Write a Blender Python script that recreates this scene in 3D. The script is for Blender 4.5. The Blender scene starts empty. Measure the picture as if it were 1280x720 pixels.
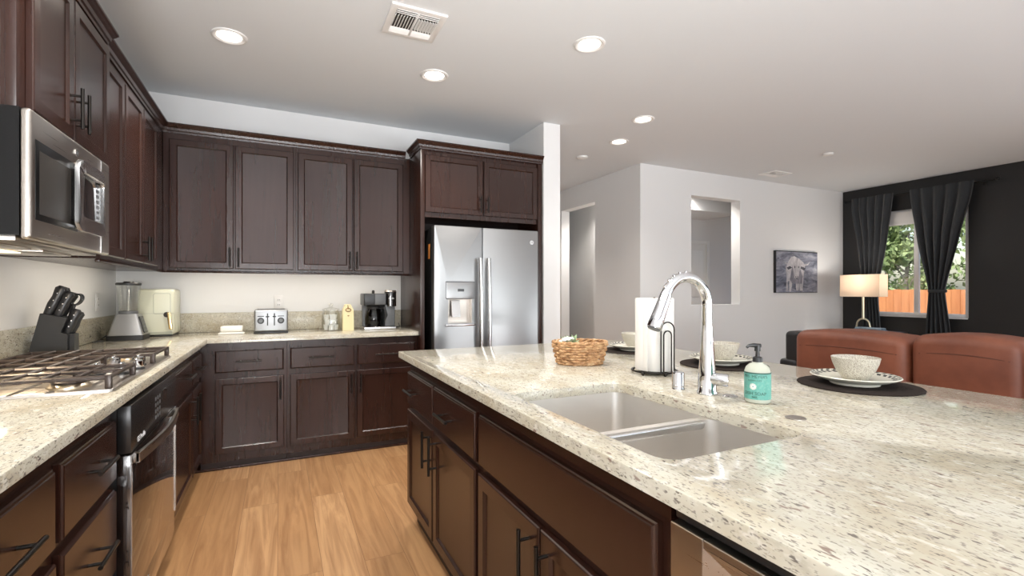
import bpy, bmesh, math, random
from mathutils import Vector, Matrix
random.seed(7)
PI = math.pi
S = bpy.context.scene
C = S.collection

# ------------------------------------------------------------------ camera
cam_d = bpy.data.cameras.new('camera'); cam = bpy.data.objects.new('camera', cam_d); C.objects.link(cam)
cam.location = (1.0859, -4.4972, 1.2343)
cam.rotation_euler = (PI/2, 0, -math.radians(25.635))
cam_d.sensor_width = 36; cam_d.lens = 606.514*36/1280; cam_d.shift_y = 4.446/1280
cam_d.clip_start = 0.02
S.camera = cam

# ------------------------------------------------------------------ world, sun, daylight, exposure
W = bpy.data.worlds.new('world'); S.world = W; W.use_nodes = True
wn = W.node_tree.nodes; wl = W.node_tree.links
sky = wn.new('ShaderNodeTexSky'); sky.sky_type = 'NISHITA'; sky.sun_disc = False
sky.sun_elevation = math.radians(48); sky.sun_rotation = math.radians(-90); sky.air_density = 1.2; sky.dust_density = 2.5
wl.new(sky.outputs[0], wn['Background'].inputs[0]); wn['Background'].inputs[1].default_value = 0.34
sun_d = bpy.data.lights.new('sun', 'SUN'); sun_d.energy = 3.6; sun_d.angle = 0.01; sun_d.color = (1, .95, .86)
sun = bpy.data.objects.new('sun', sun_d); C.objects.link(sun)
sun.rotation_euler = Vector((0.62, 0.22, -0.75)).to_track_quat('-Z', 'Y').to_euler()
def area(name, loc, direction, sx, sy, energy, color, spread=180):
    d = bpy.data.lights.new(name, 'AREA'); d.shape = 'RECTANGLE'; d.size = sx; d.size_y = sy; d.energy = energy; d.color = color; d.spread = math.radians(spread)
    o = bpy.data.objects.new(name, d); C.objects.link(o); o.location = loc
    o.rotation_euler = Vector(direction).to_track_quat('-Z', 'Z').to_euler()
    return o
# daylight entering by the big glass doors behind the camera and on the dining side
area('daylight_patio', (4.4, -7.93, 1.15), (0, 1, .02), 5.4, 2.1, 84, (.90, .95, 1))
area('daylight_dining', (8.87, -5.9, 1.3), (-1, 0, .02), 2.4, 1.9, 80, (.90, .95, 1))
area('kitchen_side_fill', (0.85, -7.93, 1.6), (.03, 1, -.10), 1.3, 1.3, 34, (.93, .96, 1))  # added fill light at an unseen window, brightens the kitchen walls
# added upward fill lights for the ceiling, imitating patio bounce at the openings
area('ceiling_fill_patio', (4.4, -7.90, .35), (-.18, .85, .48), 5.2, .55, 76, (.97, .98, 1), 115)
area('ceiling_fill_dining', (8.84, -5.9, .55), (-.85, .1, .50), 2.2, .4, 34, (.97, .98, 1), 115)
area('side_door_fill', (.03, -5.85, 1.1), (1, .2, 0), 1.5, 1.9, 12, (.90, .95, 1))  # added fill light at an unseen side door
area('ceiling_fill_side_door', (.05, -5.85, .5), (.22, .42, .88), 1.4, .5, 120, (.97, .98, 1), 112)
area('ceiling_fill_kitchen', (.85, -7.90, 1.02), (.05, .88, .46), 1.2, .25, 38, (.97, .98, 1), 115)
vs = S.view_settings
S.display_settings.display_device = 'sRGB'
vs.view_transform = 'Standard'; vs.look = 'None'; vs.gamma = 1; vs.use_curve_mapping = False
vs.exposure = -0.06
CAN_W = 15.0
CAN_COL = (1, .94, .87)

# ------------------------------------------------------------------ materials
def lin(h):
    def f(c): return c/12.92 if c <= .04045 else ((c+.055)/1.055)**2.4
    return tuple(f(int(h[i:i+2], 16)/255) for i in (0, 2, 4)) + (1,)
def mat(name, col, rough=.5, metal=0, **kw):
    m = bpy.data.materials.new(name); m.use_nodes = True
    b = m.node_tree.nodes['Principled BSDF']
    b.inputs['Base Color'].default_value = tuple(col)[:3] + (1,)
    b.inputs['Roughness'].default_value = rough; b.inputs['Metallic'].default_value = metal
    for k, v in kw.items(): b.inputs[k.replace('_', ' ')].default_value = v
    return m
class NT:
    def __init__(s, m): s.t = m.node_tree; s.b = s.t.nodes['Principled BSDF']
    def n(s, typ, **kw):
        x = s.t.nodes.new(typ)
        for k, v in kw.items(): setattr(x, k, v)
        return x
    def l(s, a, b): s.t.links.new(a, b)
    def coords(s, scale=(1, 1, 1), rot=(0, 0, 0), kind='Object'):
        c = s.n('ShaderNodeTexCoord'); mp = s.n('ShaderNodeMapping')
        mp.inputs['Scale'].default_value = scale; mp.inputs['Rotation'].default_value = rot
        s.l(c.outputs[kind], mp.inputs['Vector']); return mp.outputs[0]
    def noise(s, vec, scale, detail=3, rough=.55, dist=0):
        x = s.n('ShaderNodeTexNoise'); x.inputs['Scale'].default_value = scale; x.inputs['Detail'].default_value = detail
        x.inputs['Roughness'].default_value = rough; x.inputs['Distortion'].default_value = dist
        s.l(vec, x.inputs['Vector']); return x.outputs['Fac']
    def ramp(s, fac, stops):
        r = s.n('ShaderNodeValToRGB'); e = r.color_ramp.elements
        while len(e) < len(stops): e.new(.5)
        for i, (p, c) in enumerate(stops):
            e[i].position = p; e[i].color = (c, c, c, 1) if not hasattr(c, '__len__') else tuple(c)[:3] + (1,)
        s.l(fac, r.inputs['Fac']); return r.outputs['Color']
    def mix(s, fac, a, b, mode='MIX'):
        x = s.n('ShaderNodeMix', data_type='RGBA', blend_type=mode)
        for sock, v in ((0, fac), (6, a), (7, b)):
            if hasattr(v, 'is_linked'): s.l(v, x.inputs[sock])
            elif sock == 0: x.inputs[0].default_value = v
            else: x.inputs[sock].default_value = tuple(v)[:3] + (1,)
        return x.outputs[2]
    def bump(s, h, strength=.2, dist=.01):
        x = s.n('ShaderNodeBump'); x.inputs['Strength'].default_value = strength; x.inputs['Distance'].default_value = dist
        s.l(h, x.inputs['Height']); s.l(x.outputs[0], s.b.inputs['Normal'])
    def col(s, c): s.l(c, s.b.inputs['Base Color'])
    def rough(s, c): s.l(c, s.b.inputs['Roughness'])

def wood_mat(name, dark, light, rough=.33, scale=(24, 24, 1.7)):
    m = mat(name, dark, rough); t = NT(m)
    v = t.coords(scale); a = t.noise(v, 1.0, 5, .6, .4)
    v2 = t.coords((3, 3, .8)); b = t.noise(v2, 1.0, 2)
    g = t.mix(.4, a, b)
    t.col(t.ramp(g, [(.3, dark), (.7, light)]))
    return m
M = {}
M['wood'] = wood_mat('espresso_wood', (.0225, .0076, .0048), (.0320, .0116, .0072), .27)
M['wood_in'] = mat('cabinet_interior', (.02, .012, .01), .7)
M['toe'] = mat('toe_board', (.022, .012, .010), .5)
M['bronze'] = mat('dark_bronze_metal', (.035, .031, .028), .32, .9)
M['wall'] = mat('white_wall_paint', (.745, .745, .742), .75)
t = NT(M['wall']); v = t.coords((1, 1, 1)); h = t.noise(v, 140, 2); t.bump(h, .05, .002)
M['ceil'] = mat('ceiling_paint', (.72, .745, .765), .85)
t = NT(M['ceil']); v = t.coords((1, 1, 1)); h = t.noise(v, 90, 3); t.bump(h, .08, .003)
M['dark_wall'] = mat('charcoal_wall_paint', (.0125, .0125, .0132), .55)
t = NT(M['dark_wall']); v = t.coords((1, 1, 1)); h = t.noise(v, 140, 2); t.bump(h, .05, .002)
M['trim'] = mat('white_trim_paint', (.78, .77, .75), .45)

def floor_mat():
    m = mat('oak_plank_floor', (.5, .27, .12), .32); t = NT(m)
    v = t.coords((1, 1, 1), (0, 0, PI/2))
    br = t.n('ShaderNodeTexBrick'); br.offset = .37; br.offset_frequency = 2
    br.inputs['Scale'].default_value = 1; br.inputs['Brick Width'].default_value = 1.35; br.inputs['Row Height'].default_value = .18
    br.inputs['Mortar Size'].default_value = .0012; br.inputs['Mortar Smooth'].default_value = .2
    br.inputs['Color1'].default_value = (0, 0, 0, 1); br.inputs['Color2'].default_value = (1, 1, 1, 1); br.inputs['Mortar'].default_value = (.5, .5, .5, 1)
    t.l(v, br.inputs['Vector'])
    base = t.ramp(br.outputs['Color'], [(0, (.40, .215, .094)), (.5, (.48, .27, .125)), (1, (.55, .325, .16))])
    # grain shifted per plank
    c = t.n('ShaderNodeTexCoord'); sep = t.n('ShaderNodeVectorMath', operation='MULTIPLY_ADD')
    t.l(br.outputs['Color'], sep.inputs[0]); sep.inputs[1].default_value = (7, 13, 3); t.l(c.outputs['Object'], sep.inputs[2])
    mp = t.n('ShaderNodeMapping'); mp.inputs['Scale'].default_value = (22, 1.3, 1); t.l(sep.outputs[0], mp.inputs['Vector'])
    g = t.noise(mp.outputs[0], 1, 6, .62, 1.2)
    mp2 = t.n('ShaderNodeMapping'); mp2.inputs['Scale'].default_value = (4, .6, 1); t.l(sep.outputs[0], mp2.inputs['Vector'])
    g2 = t.noise(mp2.outputs[0], 1, 3, .5, 2.5)
    c1 = t.mix(t.ramp(g, [(.40, 0), (.68, .75)]), base, (.25, .115, .045))
    c2 = t.mix(t.ramp(g2, [(.5, 0), (.75, .4)]), c1, (.36, .18, .075))
    c3 = t.mix(br.outputs['Fac'], c2, (.2, .1, .045))
    t.col(c3); t.rough(t.ramp(g, [(.3, .3), (.7, .42)])); t.bump(g, .05, .002)
    return m
M['floor'] = floor_mat()

def granite():
    m = mat('cream_granite', (.6, .53, .42), .09); t = NT(m)
    # soft cloud
    v0 = t.coords((1, .45, 1)); cl = t.noise(v0, 9, 4, .6)
    base = t.ramp(cl, [(.34, (.565, .545, .46)), (.5, (.515, .48, .385)), (.70, (.455, .40, .295))])
    vm = t.coords((1, .42, 1), (0, 0, .12)); md = t.noise(vm, 42, 4, .65)
    c = t.mix(t.ramp(md, [(.54, 0), (.68, .55)]), base, (.36, .325, .265))
    vl = t.coords((1, .5, 1), (0, 0, .1)); lt = t.noise(vl, 55, 3, .6)
    c = t.mix(t.ramp(lt, [(.56, 0), (.68, .7)]), c, (.68, .655, .58))
    vf = t.coords((1, .32, 1), (0, 0, .1)); fl = t.noise(vf, 160, 2, .5)
    c = t.mix(t.ramp(fl, [(.63, 0), (.69, .85)]), c, (.115, .095, .085))
    vg = t.coords((1, .4, 1), (0, 0, -.1)); fg = t.noise(vg, 230, 2, .5)
    c = t.mix(t.ramp(fg, [(.585, 0), (.66, .75)]), c, (.20, .175, .155))
    vr = t.coords((1, .35, 1), (.3, 0, .1)); fr = t.noise(vr, 75, 1, .5)
    c = t.mix(t.ramp(fr, [(.70, 0), (.74, .7)]), c, (.16, .085, .07))
    t.col(c); return m
M['granite'] = granite()

def brushed(name, col, rough, axis='z'):
    m = mat(name, col, rough, 1); t = NT(m)
    sc = {'z': (260, 260, 3), 'x': (3, 260, 260), 'y': (260, 3, 260)}[axis]
    v = t.coords(sc); a = t.noise(v, 1, 2)
    t.rough(t.ramp(a, [(.3, rough-.03), (.7, rough+.04)]))
    return m
M['steel'] = brushed('brushed_stainless', (.35, .355, .36), .36, 'x')
M['steel_sink'] = brushed('sink_stainless', (.74, .71, .67), .40, 'y')
M['steel_warm'] = brushed('microwave_stainless', (.50, .46, .42), .30, 'y')
M['black_steel'] = mat('black_steel', (.022, .021, .021), .24, .25)
M['chrome'] = mat('polished_chrome', (.66, .665, .68), .05, 1)
M['steel_bar'] = mat('satin_steel', (.66, .66, .66), .26, 1)
M['black_gloss'] = mat('black_glass', (.012, .011, .011), .04, 0, Coat_Weight=.5)
M['oven_glass'] = mat('oven_door_glass', (.020, .014, .012), .08, .25, Coat_Weight=1, Specular_IOR_Level=.9)
M['black_plastic'] = mat('black_plastic', (.016, .016, .017), .35)
M['grey_plastic'] = mat('grey_plastic', (.11, .115, .12), .4)
M['cast_iron'] = mat('cast_iron', (.048, .034, .028), .36, .3)
t = NT(M['cast_iron']); v = t.coords(); t.bump(t.noise(v, 300, 2), .15, .002)
M['brass_burner'] = mat('burner_base_metal', (.62, .52, .38), .28, 1)
M['knife_block'] = mat('black_block', (.013, .0135, .015), .5)
M['white'] = mat('white_plastic', (.8, .8, .78), .35)
M['ceramic'] = mat('white_ceramic', (.78, .75, .68), .25)
M['sage'] = mat('pale_sage_plastic', (.56, .56, .44), .3)
M['sage_line'] = mat('sage_seam', (.33, .34, .27), .4)
M['gold'] = mat('brushed_gold', (.82, .60, .30), .25, 1)
M['gold_pale'] = mat('pale_brass', (.72, .66, .50), .28, 1)
M['cream'] = mat('cream_yellow_carton', (.76, .66, .38), .5)
M['brown_ink'] = mat('brown_print', (.25, .12, .04), .6)
M['white_ink'] = mat('white_print', (.8, .8, .8), .5)
M['dark_ink'] = mat('dark_green_print', (.03, .10, .08), .6)
M['black_ink'] = mat('black_print', (.02, .02, .02), .6)
M['teal_label'] = mat('mint_label', (.20, .53, .45), .5)
t = NT(M['teal_label']); v = t.coords((160, 160, 160)); t.col(t.mix(t.ramp(t.noise(v, 1, 1), [(.5, 0), (.62, .4)]), (.12, .37, .31), (.21, .46, .38)))
M['soap'] = mat('soap_bottle_clear_plastic', (.74, .76, .64), .15, 0, Transmission_Weight=.35, IOR=1.35)
M['paper'] = mat('white_paper_towel', (.84, .82, .78), .9)
t = NT(M['paper']); v = t.coords((90, 90, 90)); t.bump(t.noise(v, 1, 2), .15, .003)
M['roll_core'] = mat('cardboard_core', (.4, .3, .2), .9)
M['mat_dark'] = mat('dark_brown_placemat', (.024, .017, .014), .9, 0, Specular_IOR_Level=.15)
t = NT(M['mat_dark']); v = t.coords((1, 1, 1)); w_ = t.n('ShaderNodeTexWave', wave_type='RINGS'); w_.rings_direction = 'Z'; w_.inputs['Scale'].default_value = 60
t.l(v, w_.inputs['Vector']); t.bump(w_.outputs['Fac'], .4, .002)
def glass_mat(name, tint=(1, 1, 1), fac=.07):
    m = bpy.data.materials.new(name); m.use_nodes = True; nt = m.node_tree; nt.nodes.clear()
    o = nt.nodes.new('ShaderNodeOutputMaterial'); mx = nt.nodes.new('ShaderNodeMixShader')
    a = nt.nodes.new('ShaderNodeBsdfTransparent'); g = nt.nodes.new('ShaderNodeBsdfGlossy'); g.inputs['Roughness'].default_value = .02
    lw = nt.nodes.new('ShaderNodeLayerWeight'); pw_ = nt.nodes.new('ShaderNodeMath'); pw_.operation = 'POWER'; pw_.inputs[1].default_value = 4
    fr = nt.nodes.new('ShaderNodeMath'); fr.operation = 'MULTIPLY_ADD'; fr.inputs[1].default_value = .6; fr.inputs[2].default_value = fac*.6
    nt.links.new(lw.outputs['Facing'], pw_.inputs[0]); nt.links.new(pw_.outputs[0], fr.inputs[0])
    a.inputs[0].default_value = tint + (1,)
    nt.links.new(fr.outputs[0], mx.inputs[0]); nt.links.new(a.outputs[0], mx.inputs[1]); nt.links.new(g.outputs[0], mx.inputs[2]); nt.links.new(mx.outputs[0], o.inputs[0])
    return m
M['pane'] = glass_mat('window_glass')
M['jar_glass'] = glass_mat('clear_jar_glass', (.965, .97, .96), .15)
M['smoke_glass'] = glass_mat('smoked_carafe_glass', (.35, .33, .32))
M['wicker'] = mat('woven_wicker', (.36, .19, .08), .65)
t = NT(M['wicker']); v = t.coords((1, 1, 1)); a = t.noise(v, 45, 4, .7); t.col(t.ramp(a, [(.32, (.20, .095, .04)), (.5, (.50, .28, .13)), (.68, (.72, .50, .28))]))
M['leaf_soft'] = mat('pale_green_leaves', (.33, .45, .26), .5)
M['petal'] = mat('white_petals', (.8, .79, .74), .6)
M['leather'] = mat('brown_leather', (.22, .058, .026), .5)
t = NT(M['leather']); v = t.coords(); a = t.noise(v, 5, 5, .6); b = t.noise(v, 130, 2)
t.col(t.ramp(a, [(.3, (.15, .043, .022)), (.7, (.235, .074, .038))])); t.bump(b, .12, .002)
M['leather_seam'] = mat('dark_leather_seam', (.10, .028, .014), .6)
M['black_leather'] = mat('black_leather', (.015, .015, .017), .4)
M['curtain'] = mat('charcoal_curtain_cloth', (.017, .020, .024), .8, 0, Sheen_Weight=.2)
M['rod'] = mat('dark_rod_metal', (.02, .02, .02), .4, .7)
M['vinyl'] = mat('white_vinyl_frame', (.80, .80, .80), .35)
M['shade_cloth'] = mat('white_window_shade', (.75, .75, .74), .8)
M['lamp_cloth'] = mat('ivory_lamp_shade', (.80, .72, .63), .8, 0, Transmission_Weight=0)
t = NT(M['lamp_cloth']); tr = t.n('ShaderNodeBsdfTranslucent'); tr.inputs[0].default_value = (.85, .76, .66, 1); mx_ = t.n('ShaderNodeMixShader'); mx_.inputs[0].default_value = .45
t.l(t.b.outputs[0], mx_.inputs[1]); t.l(tr.outputs[0], mx_.inputs[2]); t.l(mx_.outputs[0], t.t.nodes['Material Output'].inputs[0])
M['table_black'] = mat('black_side_table', (.012, .012, .013), .35)
M['blue_cloth'] = mat('blue_striped_cloth', (.06, .12, .22), .8)
t = NT(M['blue_cloth']); v = t.coords((1, 1, 1)); w_ = t.n('ShaderNodeTexWave', wave_type='BANDS'); w_.inputs['Scale'].default_value = 16; w_.inputs['Distortion'].default_value = 3
t.l(v, w_.inputs['Vector']); t.col(t.ramp(w_.outputs['Fac'], [(.35, (.035, .06, .10)), (.65, (.30, .38, .46))]))
M['fence'] = mat('orange_cedar_fence', (.50, .20, .075), .8)
t = NT(M['fence']); v = t.coords((6, 6, .7)); t.col(t.ramp(t.noise(v, 1, 4), [(.3, (.42, .155, .055)), (.7, (.60, .26, .10))]))
M['leaf'] = mat('garden_leaves', (.06, .13, .03), .6)
t = NT(M['leaf']); v = t.coords((2.2, 2.2, 2.2)); t.col(t.ramp(t.noise(v, 1, 3), [(.3, (.12, .20, .07)), (.7, (.40, .50, .22))]))
M['bark'] = mat('pale_bark', (.42, .38, .32), .85)
M['ground'] = mat('dry_ground', (.36, .30, .22), .9)
M['speckle'] = mat('speckled_stoneware', (.66, .62, .52), .35)
t = NT(M['speckle']); v = t.coords((1, 1, 1)); a = t.noise(v, 560, 1); t.col(t.mix(t.ramp(a, [(.47, 0), (.56, .8)]), (.66, .63, .54), (.20, .155, .11)))
M['plate'] = mat('cream_stoneware', (.70, .68, .58), .25)
M['can_glow'] = mat('downlight_diffuser', (1, 1, 1), .5)
b_ = M['can_glow'].node_tree.nodes['Principled BSDF']; b_.inputs['Emission Color'].default_value = (1, .93, .84, 1); b_.inputs['Emission Strength'].default_value = 5.0
M['case_black'] = mat('black_case', (.004, .004, .0042), .3, 0, Specular_IOR_Level=.25)
M['window_mesh'] = mat('dark_door_mesh', (.030, .026, .023), .55, 0, Specular_IOR_Level=.25)
M['led'] = mat('display_glass', (.02, .03, .035), .1)
M['warm_lens'] = mat('warm_lamp_lens', (1, .9, .7), .4)
b_ = M['warm_lens'].node_tree.nodes['Principled BSDF']; b_.inputs['Emission Color'].default_value = (1, .8, .5, 1); b_.inputs['Emission Strength'].default_value = 2.0
M['vent_dark'] = mat('vent_shadow_gap', (.05, .045, .04), .9)
M['orange'] = mat('orange_sticker', (.75, .25, .04), .6)
M['outlet'] = mat('outlet_plastic', (.74, .73, .72), .3)
M['canvas_edge'] = mat('black_canvas_edge', (.015, .015, .017), .6)
M['canvas'] = mat('blue_grey_painted_canvas', (.2, .21, .26), .7)
t = NT(M['canvas']); v = t.coords((3.0, 1, 9)); a = t.noise(v, 1.3, 5, .65, .8)
t.col(t.ramp(a, [(.30, (.04, .045, .065)), (.46, (.16, .17, .22)), (.60, (.30, .31, .37)), (.75, (.48, .49, .54))]))
def paint(name, lo, hi):
    m = mat(name, lo, .7); t = NT(m); v = t.coords((14, 4, 7)); t.col(t.ramp(t.noise(v, 1, 5, .7, .5), [(.3, lo), (.65, hi)])); return m
M['paint_light'] = paint('pale_paint', (.25, .24, .27), (.62, .60, .62))
M['paint_mid'] = paint('mid_grey_paint', (.12, .12, .15), (.32, .31, .35))
M['paint_dark'] = paint('dark_paint', (.025, .026, .035), (.08, .08, .10))

# ------------------------------------------------------------------ mesh helpers
class MB:
    def __init__(s): s.bm = bmesh.new()
    def add(s, tb):
        me = bpy.data.meshes.new('tmp'); tb.to_mesh(me); tb.free(); s.bm.from_mesh(me); bpy.data.meshes.remove(me); return s
    def box(s, x0, x1, y0, y1, z0, z1, bev=0, seg=2):
        x0, x1 = min(x0, x1), max(x0, x1); y0, y1 = min(y0, y1), max(y0, y1); z0, z1 = min(z0, z1), max(z0, z1)
        tb = bmesh.new()
        bmesh.ops.create_cube(tb, size=1, matrix=Matrix.Translation(((x0+x1)/2, (y0+y1)/2, (z0+z1)/2)) @ Matrix.Diagonal((x1-x0, y1-y0, z1-z0, 1)))
        if bev:
            bev = min(bev, .49*min(x1-x0, y1-y0, z1-z0))
            bmesh.ops.bevel(tb, geom=tb.edges[:], offset=bev, segments=seg, profile=.5, affect='EDGES')
        return s.add(tb)
    def cyl(s, p0, p1, r0, r1=None, seg=20, caps=True):
        r1 = r0 if r1 is None else r1
        return s.tube([p0, p1], [r0, r1], seg, caps=caps)
    def tube(s, pts, r, seg=10, cyc=False, caps=True, flat=1.0, up=None):
        pts = [Vector(p) for p in pts]; n = len(pts)
        rs = r if hasattr(r, '__len__') else [r]*n
        rings = []; prev = None
        for i, p in enumerate(pts):
            if cyc: d = (pts[(i+1) % n]-pts[i-1])
            else: d = pts[min(i+1, n-1)]-pts[max(i-1, 0)]
            d.normalize()
            if prev is None:
                a = Vector(up) if up else (Vector((0, 0, 1)) if abs(d.z) < .9 else Vector((1, 0, 0)))
                u = (a - d*a.dot(d)).normalized()
            else: u = (prev - d*prev.dot(d)).normalized()
            prev = u; w = d.cross(u)
            rings.append([s.bm.verts.new(p + (u*math.cos(2*PI*k/seg)*flat + w*math.sin(2*PI*k/seg))*rs[i]) for k in range(seg)])
        for i in range(n if cyc else n-1):
            a, b = rings[i], rings[(i+1) % n]
            for k in range(seg): s.bm.faces.new((a[k], a[(k+1) % seg], b[(k+1) % seg], b[k]))
        if caps and not cyc:
            s.bm.faces.new(rings[0][::-1]); s.bm.faces.new(rings[-1])
        return s
    def lathe(s, prof, c=(0, 0, 0), seg=40, sx=1, sy=1, close=False):
        rings = []
        for (r, z) in prof:
            if r < 1e-6: rings.append([s.bm.verts.new((c[0], c[1], c[2]+z))])
            else: rings.append([s.bm.verts.new((c[0]+r*sx*math.cos(2*PI*k/seg), c[1]+r*sy*math.sin(2*PI*k/seg), c[2]+z)) for k in range(seg)])
        prs = list(zip(rings[:-1], rings[1:]))
        if close: prs.append((rings[-1], rings[0]))
        for a, b in prs:
            for k in range(seg):
                k2 = (k+1) % seg
                if len(a) == 1 and len(b) == 1: break
                if len(a) == 1: s.bm.faces.new((a[0], b[k2], b[k]))
                elif len(b) == 1: s.bm.faces.new((a[k], a[k2], b[0]))
                else: s.bm.faces.new((a[k], a[k2], b[k2], b[k]))
        return s
    def prism(s, outer, holes, fn, d0, d1, bev=0):
        """2-D outline with holes, extruded: fn(u, v, d) -> xyz"""
        tb = bmesh.new(); edges = []
        for lp in [outer]+list(holes):
            vv = [tb.verts.new((p[0], p[1], 0)) for p in lp]
            for i in range(len(vv)): edges.append(tb.edges.new((vv[i], vv[(i+1) % len(vv)])))
        bmesh.ops.triangle_fill(tb, use_beauty=True, use_dissolve=False, edges=edges)
        if holes:
            bad = [f for f in tb.faces if any(inside(f.calc_center_median(), h) for h in holes)]
            bmesh.ops.delete(tb, geom=bad, context='FACES_ONLY')
        bmesh.ops.dissolve_limit(tb, angle_limit=.001, verts=tb.verts[:], edges=tb.edges[:]) if not holes else None
        r = bmesh.ops.extrude_face_region(tb, geom=tb.faces[:])
        ev = [g for g in r['geom'] if isinstance(g, bmesh.types.BMVert)]
        for v in ev: v.co.z = 1
        if bev:
            be = [e for e in tb.edges if abs(e.verts[0].co.z-e.verts[1].co.z) < .5 and len(e.link_faces) == 2 and abs(e.calc_face_angle(0)) > .5 and e.verts[0].co.z > .5]
        for v in tb.verts: v.co = Vector(fn(v.co.x, v.co.y, d0 if v.co.z < .5 else d1))
        if bev and be: bmesh.ops.bevel(tb, geom=be, offset=bev, segments=2, profile=.5, affect='EDGES')
        bmesh.ops.recalc_face_normals(tb, faces=tb.faces[:])
        return s.add(tb)
    def quad(s, a, b, c, d):
        s.bm.faces.new([s.bm.verts.new(p) for p in (a, b, c, d)]); return s
    def grid(s, fn, nu, nv):
        vs_ = [[s.bm.verts.new(fn(i/nu, j/nv)) for j in range(nv+1)] for i in range(nu+1)]
        for i in range(nu):
            for j in range(nv): s.bm.faces.new((vs_[i][j], vs_[i+1][j], vs_[i+1][j+1], vs_[i][j+1]))
        return s
    def sphere(s, c, r, sx=1, sy=1, sz=1, u=16, v=10):
        tb = bmesh.new(); bmesh.ops.create_uvsphere(tb, u_segments=u, v_segments=v, radius=r)
        for q in tb.verts: q.co = Vector((c[0]+q.co.x*sx, c[1]+q.co.y*sy, c[2]+q.co.z*sz))
        return s.add(tb)
    def solidify(s, th):
        bmesh.ops.recalc_face_normals(s.bm, faces=s.bm.faces[:])
        bmesh.ops.solidify(s.bm, geom=s.bm.faces[:], thickness=th); return s
    def build(s, name, m, parent=None, smooth=True, angle=38, local=False, recalc=True):
        me = bpy.data.meshes.new(name)
        if recalc: bmesh.ops.recalc_face_normals(s.bm, faces=s.bm.faces[:])
        if parent is not None and not local:
            off = ORG.get(parent.name, Vector())
            for v in s.bm.verts: v.co -= off
        if smooth:
            for f in s.bm.faces: f.smooth = True
            for e in s.bm.edges:
                if len(e.link_faces) == 2 and e.calc_face_angle(0) > math.radians(angle): e.smooth = False
        s.bm.to_mesh(me); s.bm.free()
        me.materials.append(m)
        o = bpy.data.objects.new(name, me); C.objects.link(o)
        if parent is not None:
            o.parent = parent; ORG[o.name] = Vector() if local else ORG.get(parent.name, Vector())
        else: ORG[o.name] = Vector()
        return o
ORG = {}
def inside(p, poly):
    c = False; n = len(poly)
    for i in range(n):
        a, b = poly[i], poly[i-1]
        if (a[1] > p.y) != (b[1] > p.y) and p.x < (b[0]-a[0])*(p.y-a[1])/(b[1]-a[1])+a[0]: c = not c
    return c
def tag(o, label, cat, group=None, kind=None):
    if label: o['label'] = label
    if cat: o['category'] = cat
    if group: o['group'] = group
    if kind: o['kind'] = kind
    return o
def thing(name, label, cat, loc=(0, 0, 0), group=None, rz=0):
    o = bpy.data.objects.new(name, None); C.objects.link(o); o.location = loc; o.rotation_euler = (0, 0, rz)
    o.empty_display_size = .05; ORG[o.name] = Vector(loc)
    return tag(o, label, cat, group)
def struct(name, mb, m, smooth=False):
    o = mb.build(name, m, None, smooth); o['kind'] = 'structure'; return o
def copy_tree(o, parent=None):
    c = o.copy(); C.objects.link(c)
    if parent is not None: c.parent = parent
    for ch in list(o.children): copy_tree(ch, c)
    return c
def rrect(x0, x1, y0, y1, r, n=5):
    out = []
    for cx, cy, a in ((x1-r, y0+r, -90), (x1-r, y1-r, 0), (x0+r, y1-r, 90), (x0+r, y0+r, 180)):
        for k in range(n+1):
            q = math.radians(a+90*k/n); out.append((cx+r*math.cos(q), cy+r*math.sin(q)))
    return out
def arc(c, r, a0, a1, n, fn):
    return [fn(c[0]+r*math.cos(math.radians(a0+(a1-a0)*i/n)), c[1]+r*math.sin(math.radians(a0+(a1-a0)*i/n))) for i in range(n+1)]
def text_mb(body, size, fn, depth=.0006, align='CENTER'):
    """lettering as real raised mesh; fn(u, v, d) places it"""
    cu = bpy.data.curves.new('txt', 'FONT'); cu.body = body; cu.size = size; cu.align_x = align; cu.align_y = 'CENTER'; cu.resolution_u = 2
    ob = bpy.data.objects.new('txt', cu); C.objects.link(ob)
    bpy.context.view_layer.update()
    dg = bpy.context.evaluated_depsgraph_get()
    me = bpy.data.meshes.new_from_object(ob.evaluated_get(dg))
    bpy.data.objects.remove(ob); bpy.data.curves.remove(cu)
    mb = MB(); mb.bm.from_mesh(me); bpy.data.meshes.remove(me)
    r = bmesh.ops.extrude_face_region(mb.bm, geom=mb.bm.faces[:])
    for g in r['geom']:
        if isinstance(g, bmesh.types.BMVert): g.co.z = 1
    for v in mb.bm.verts: v.co = Vector(fn(v.co.x, v.co.y, depth if v.co.z > .5 else 0))
    return mb

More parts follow.
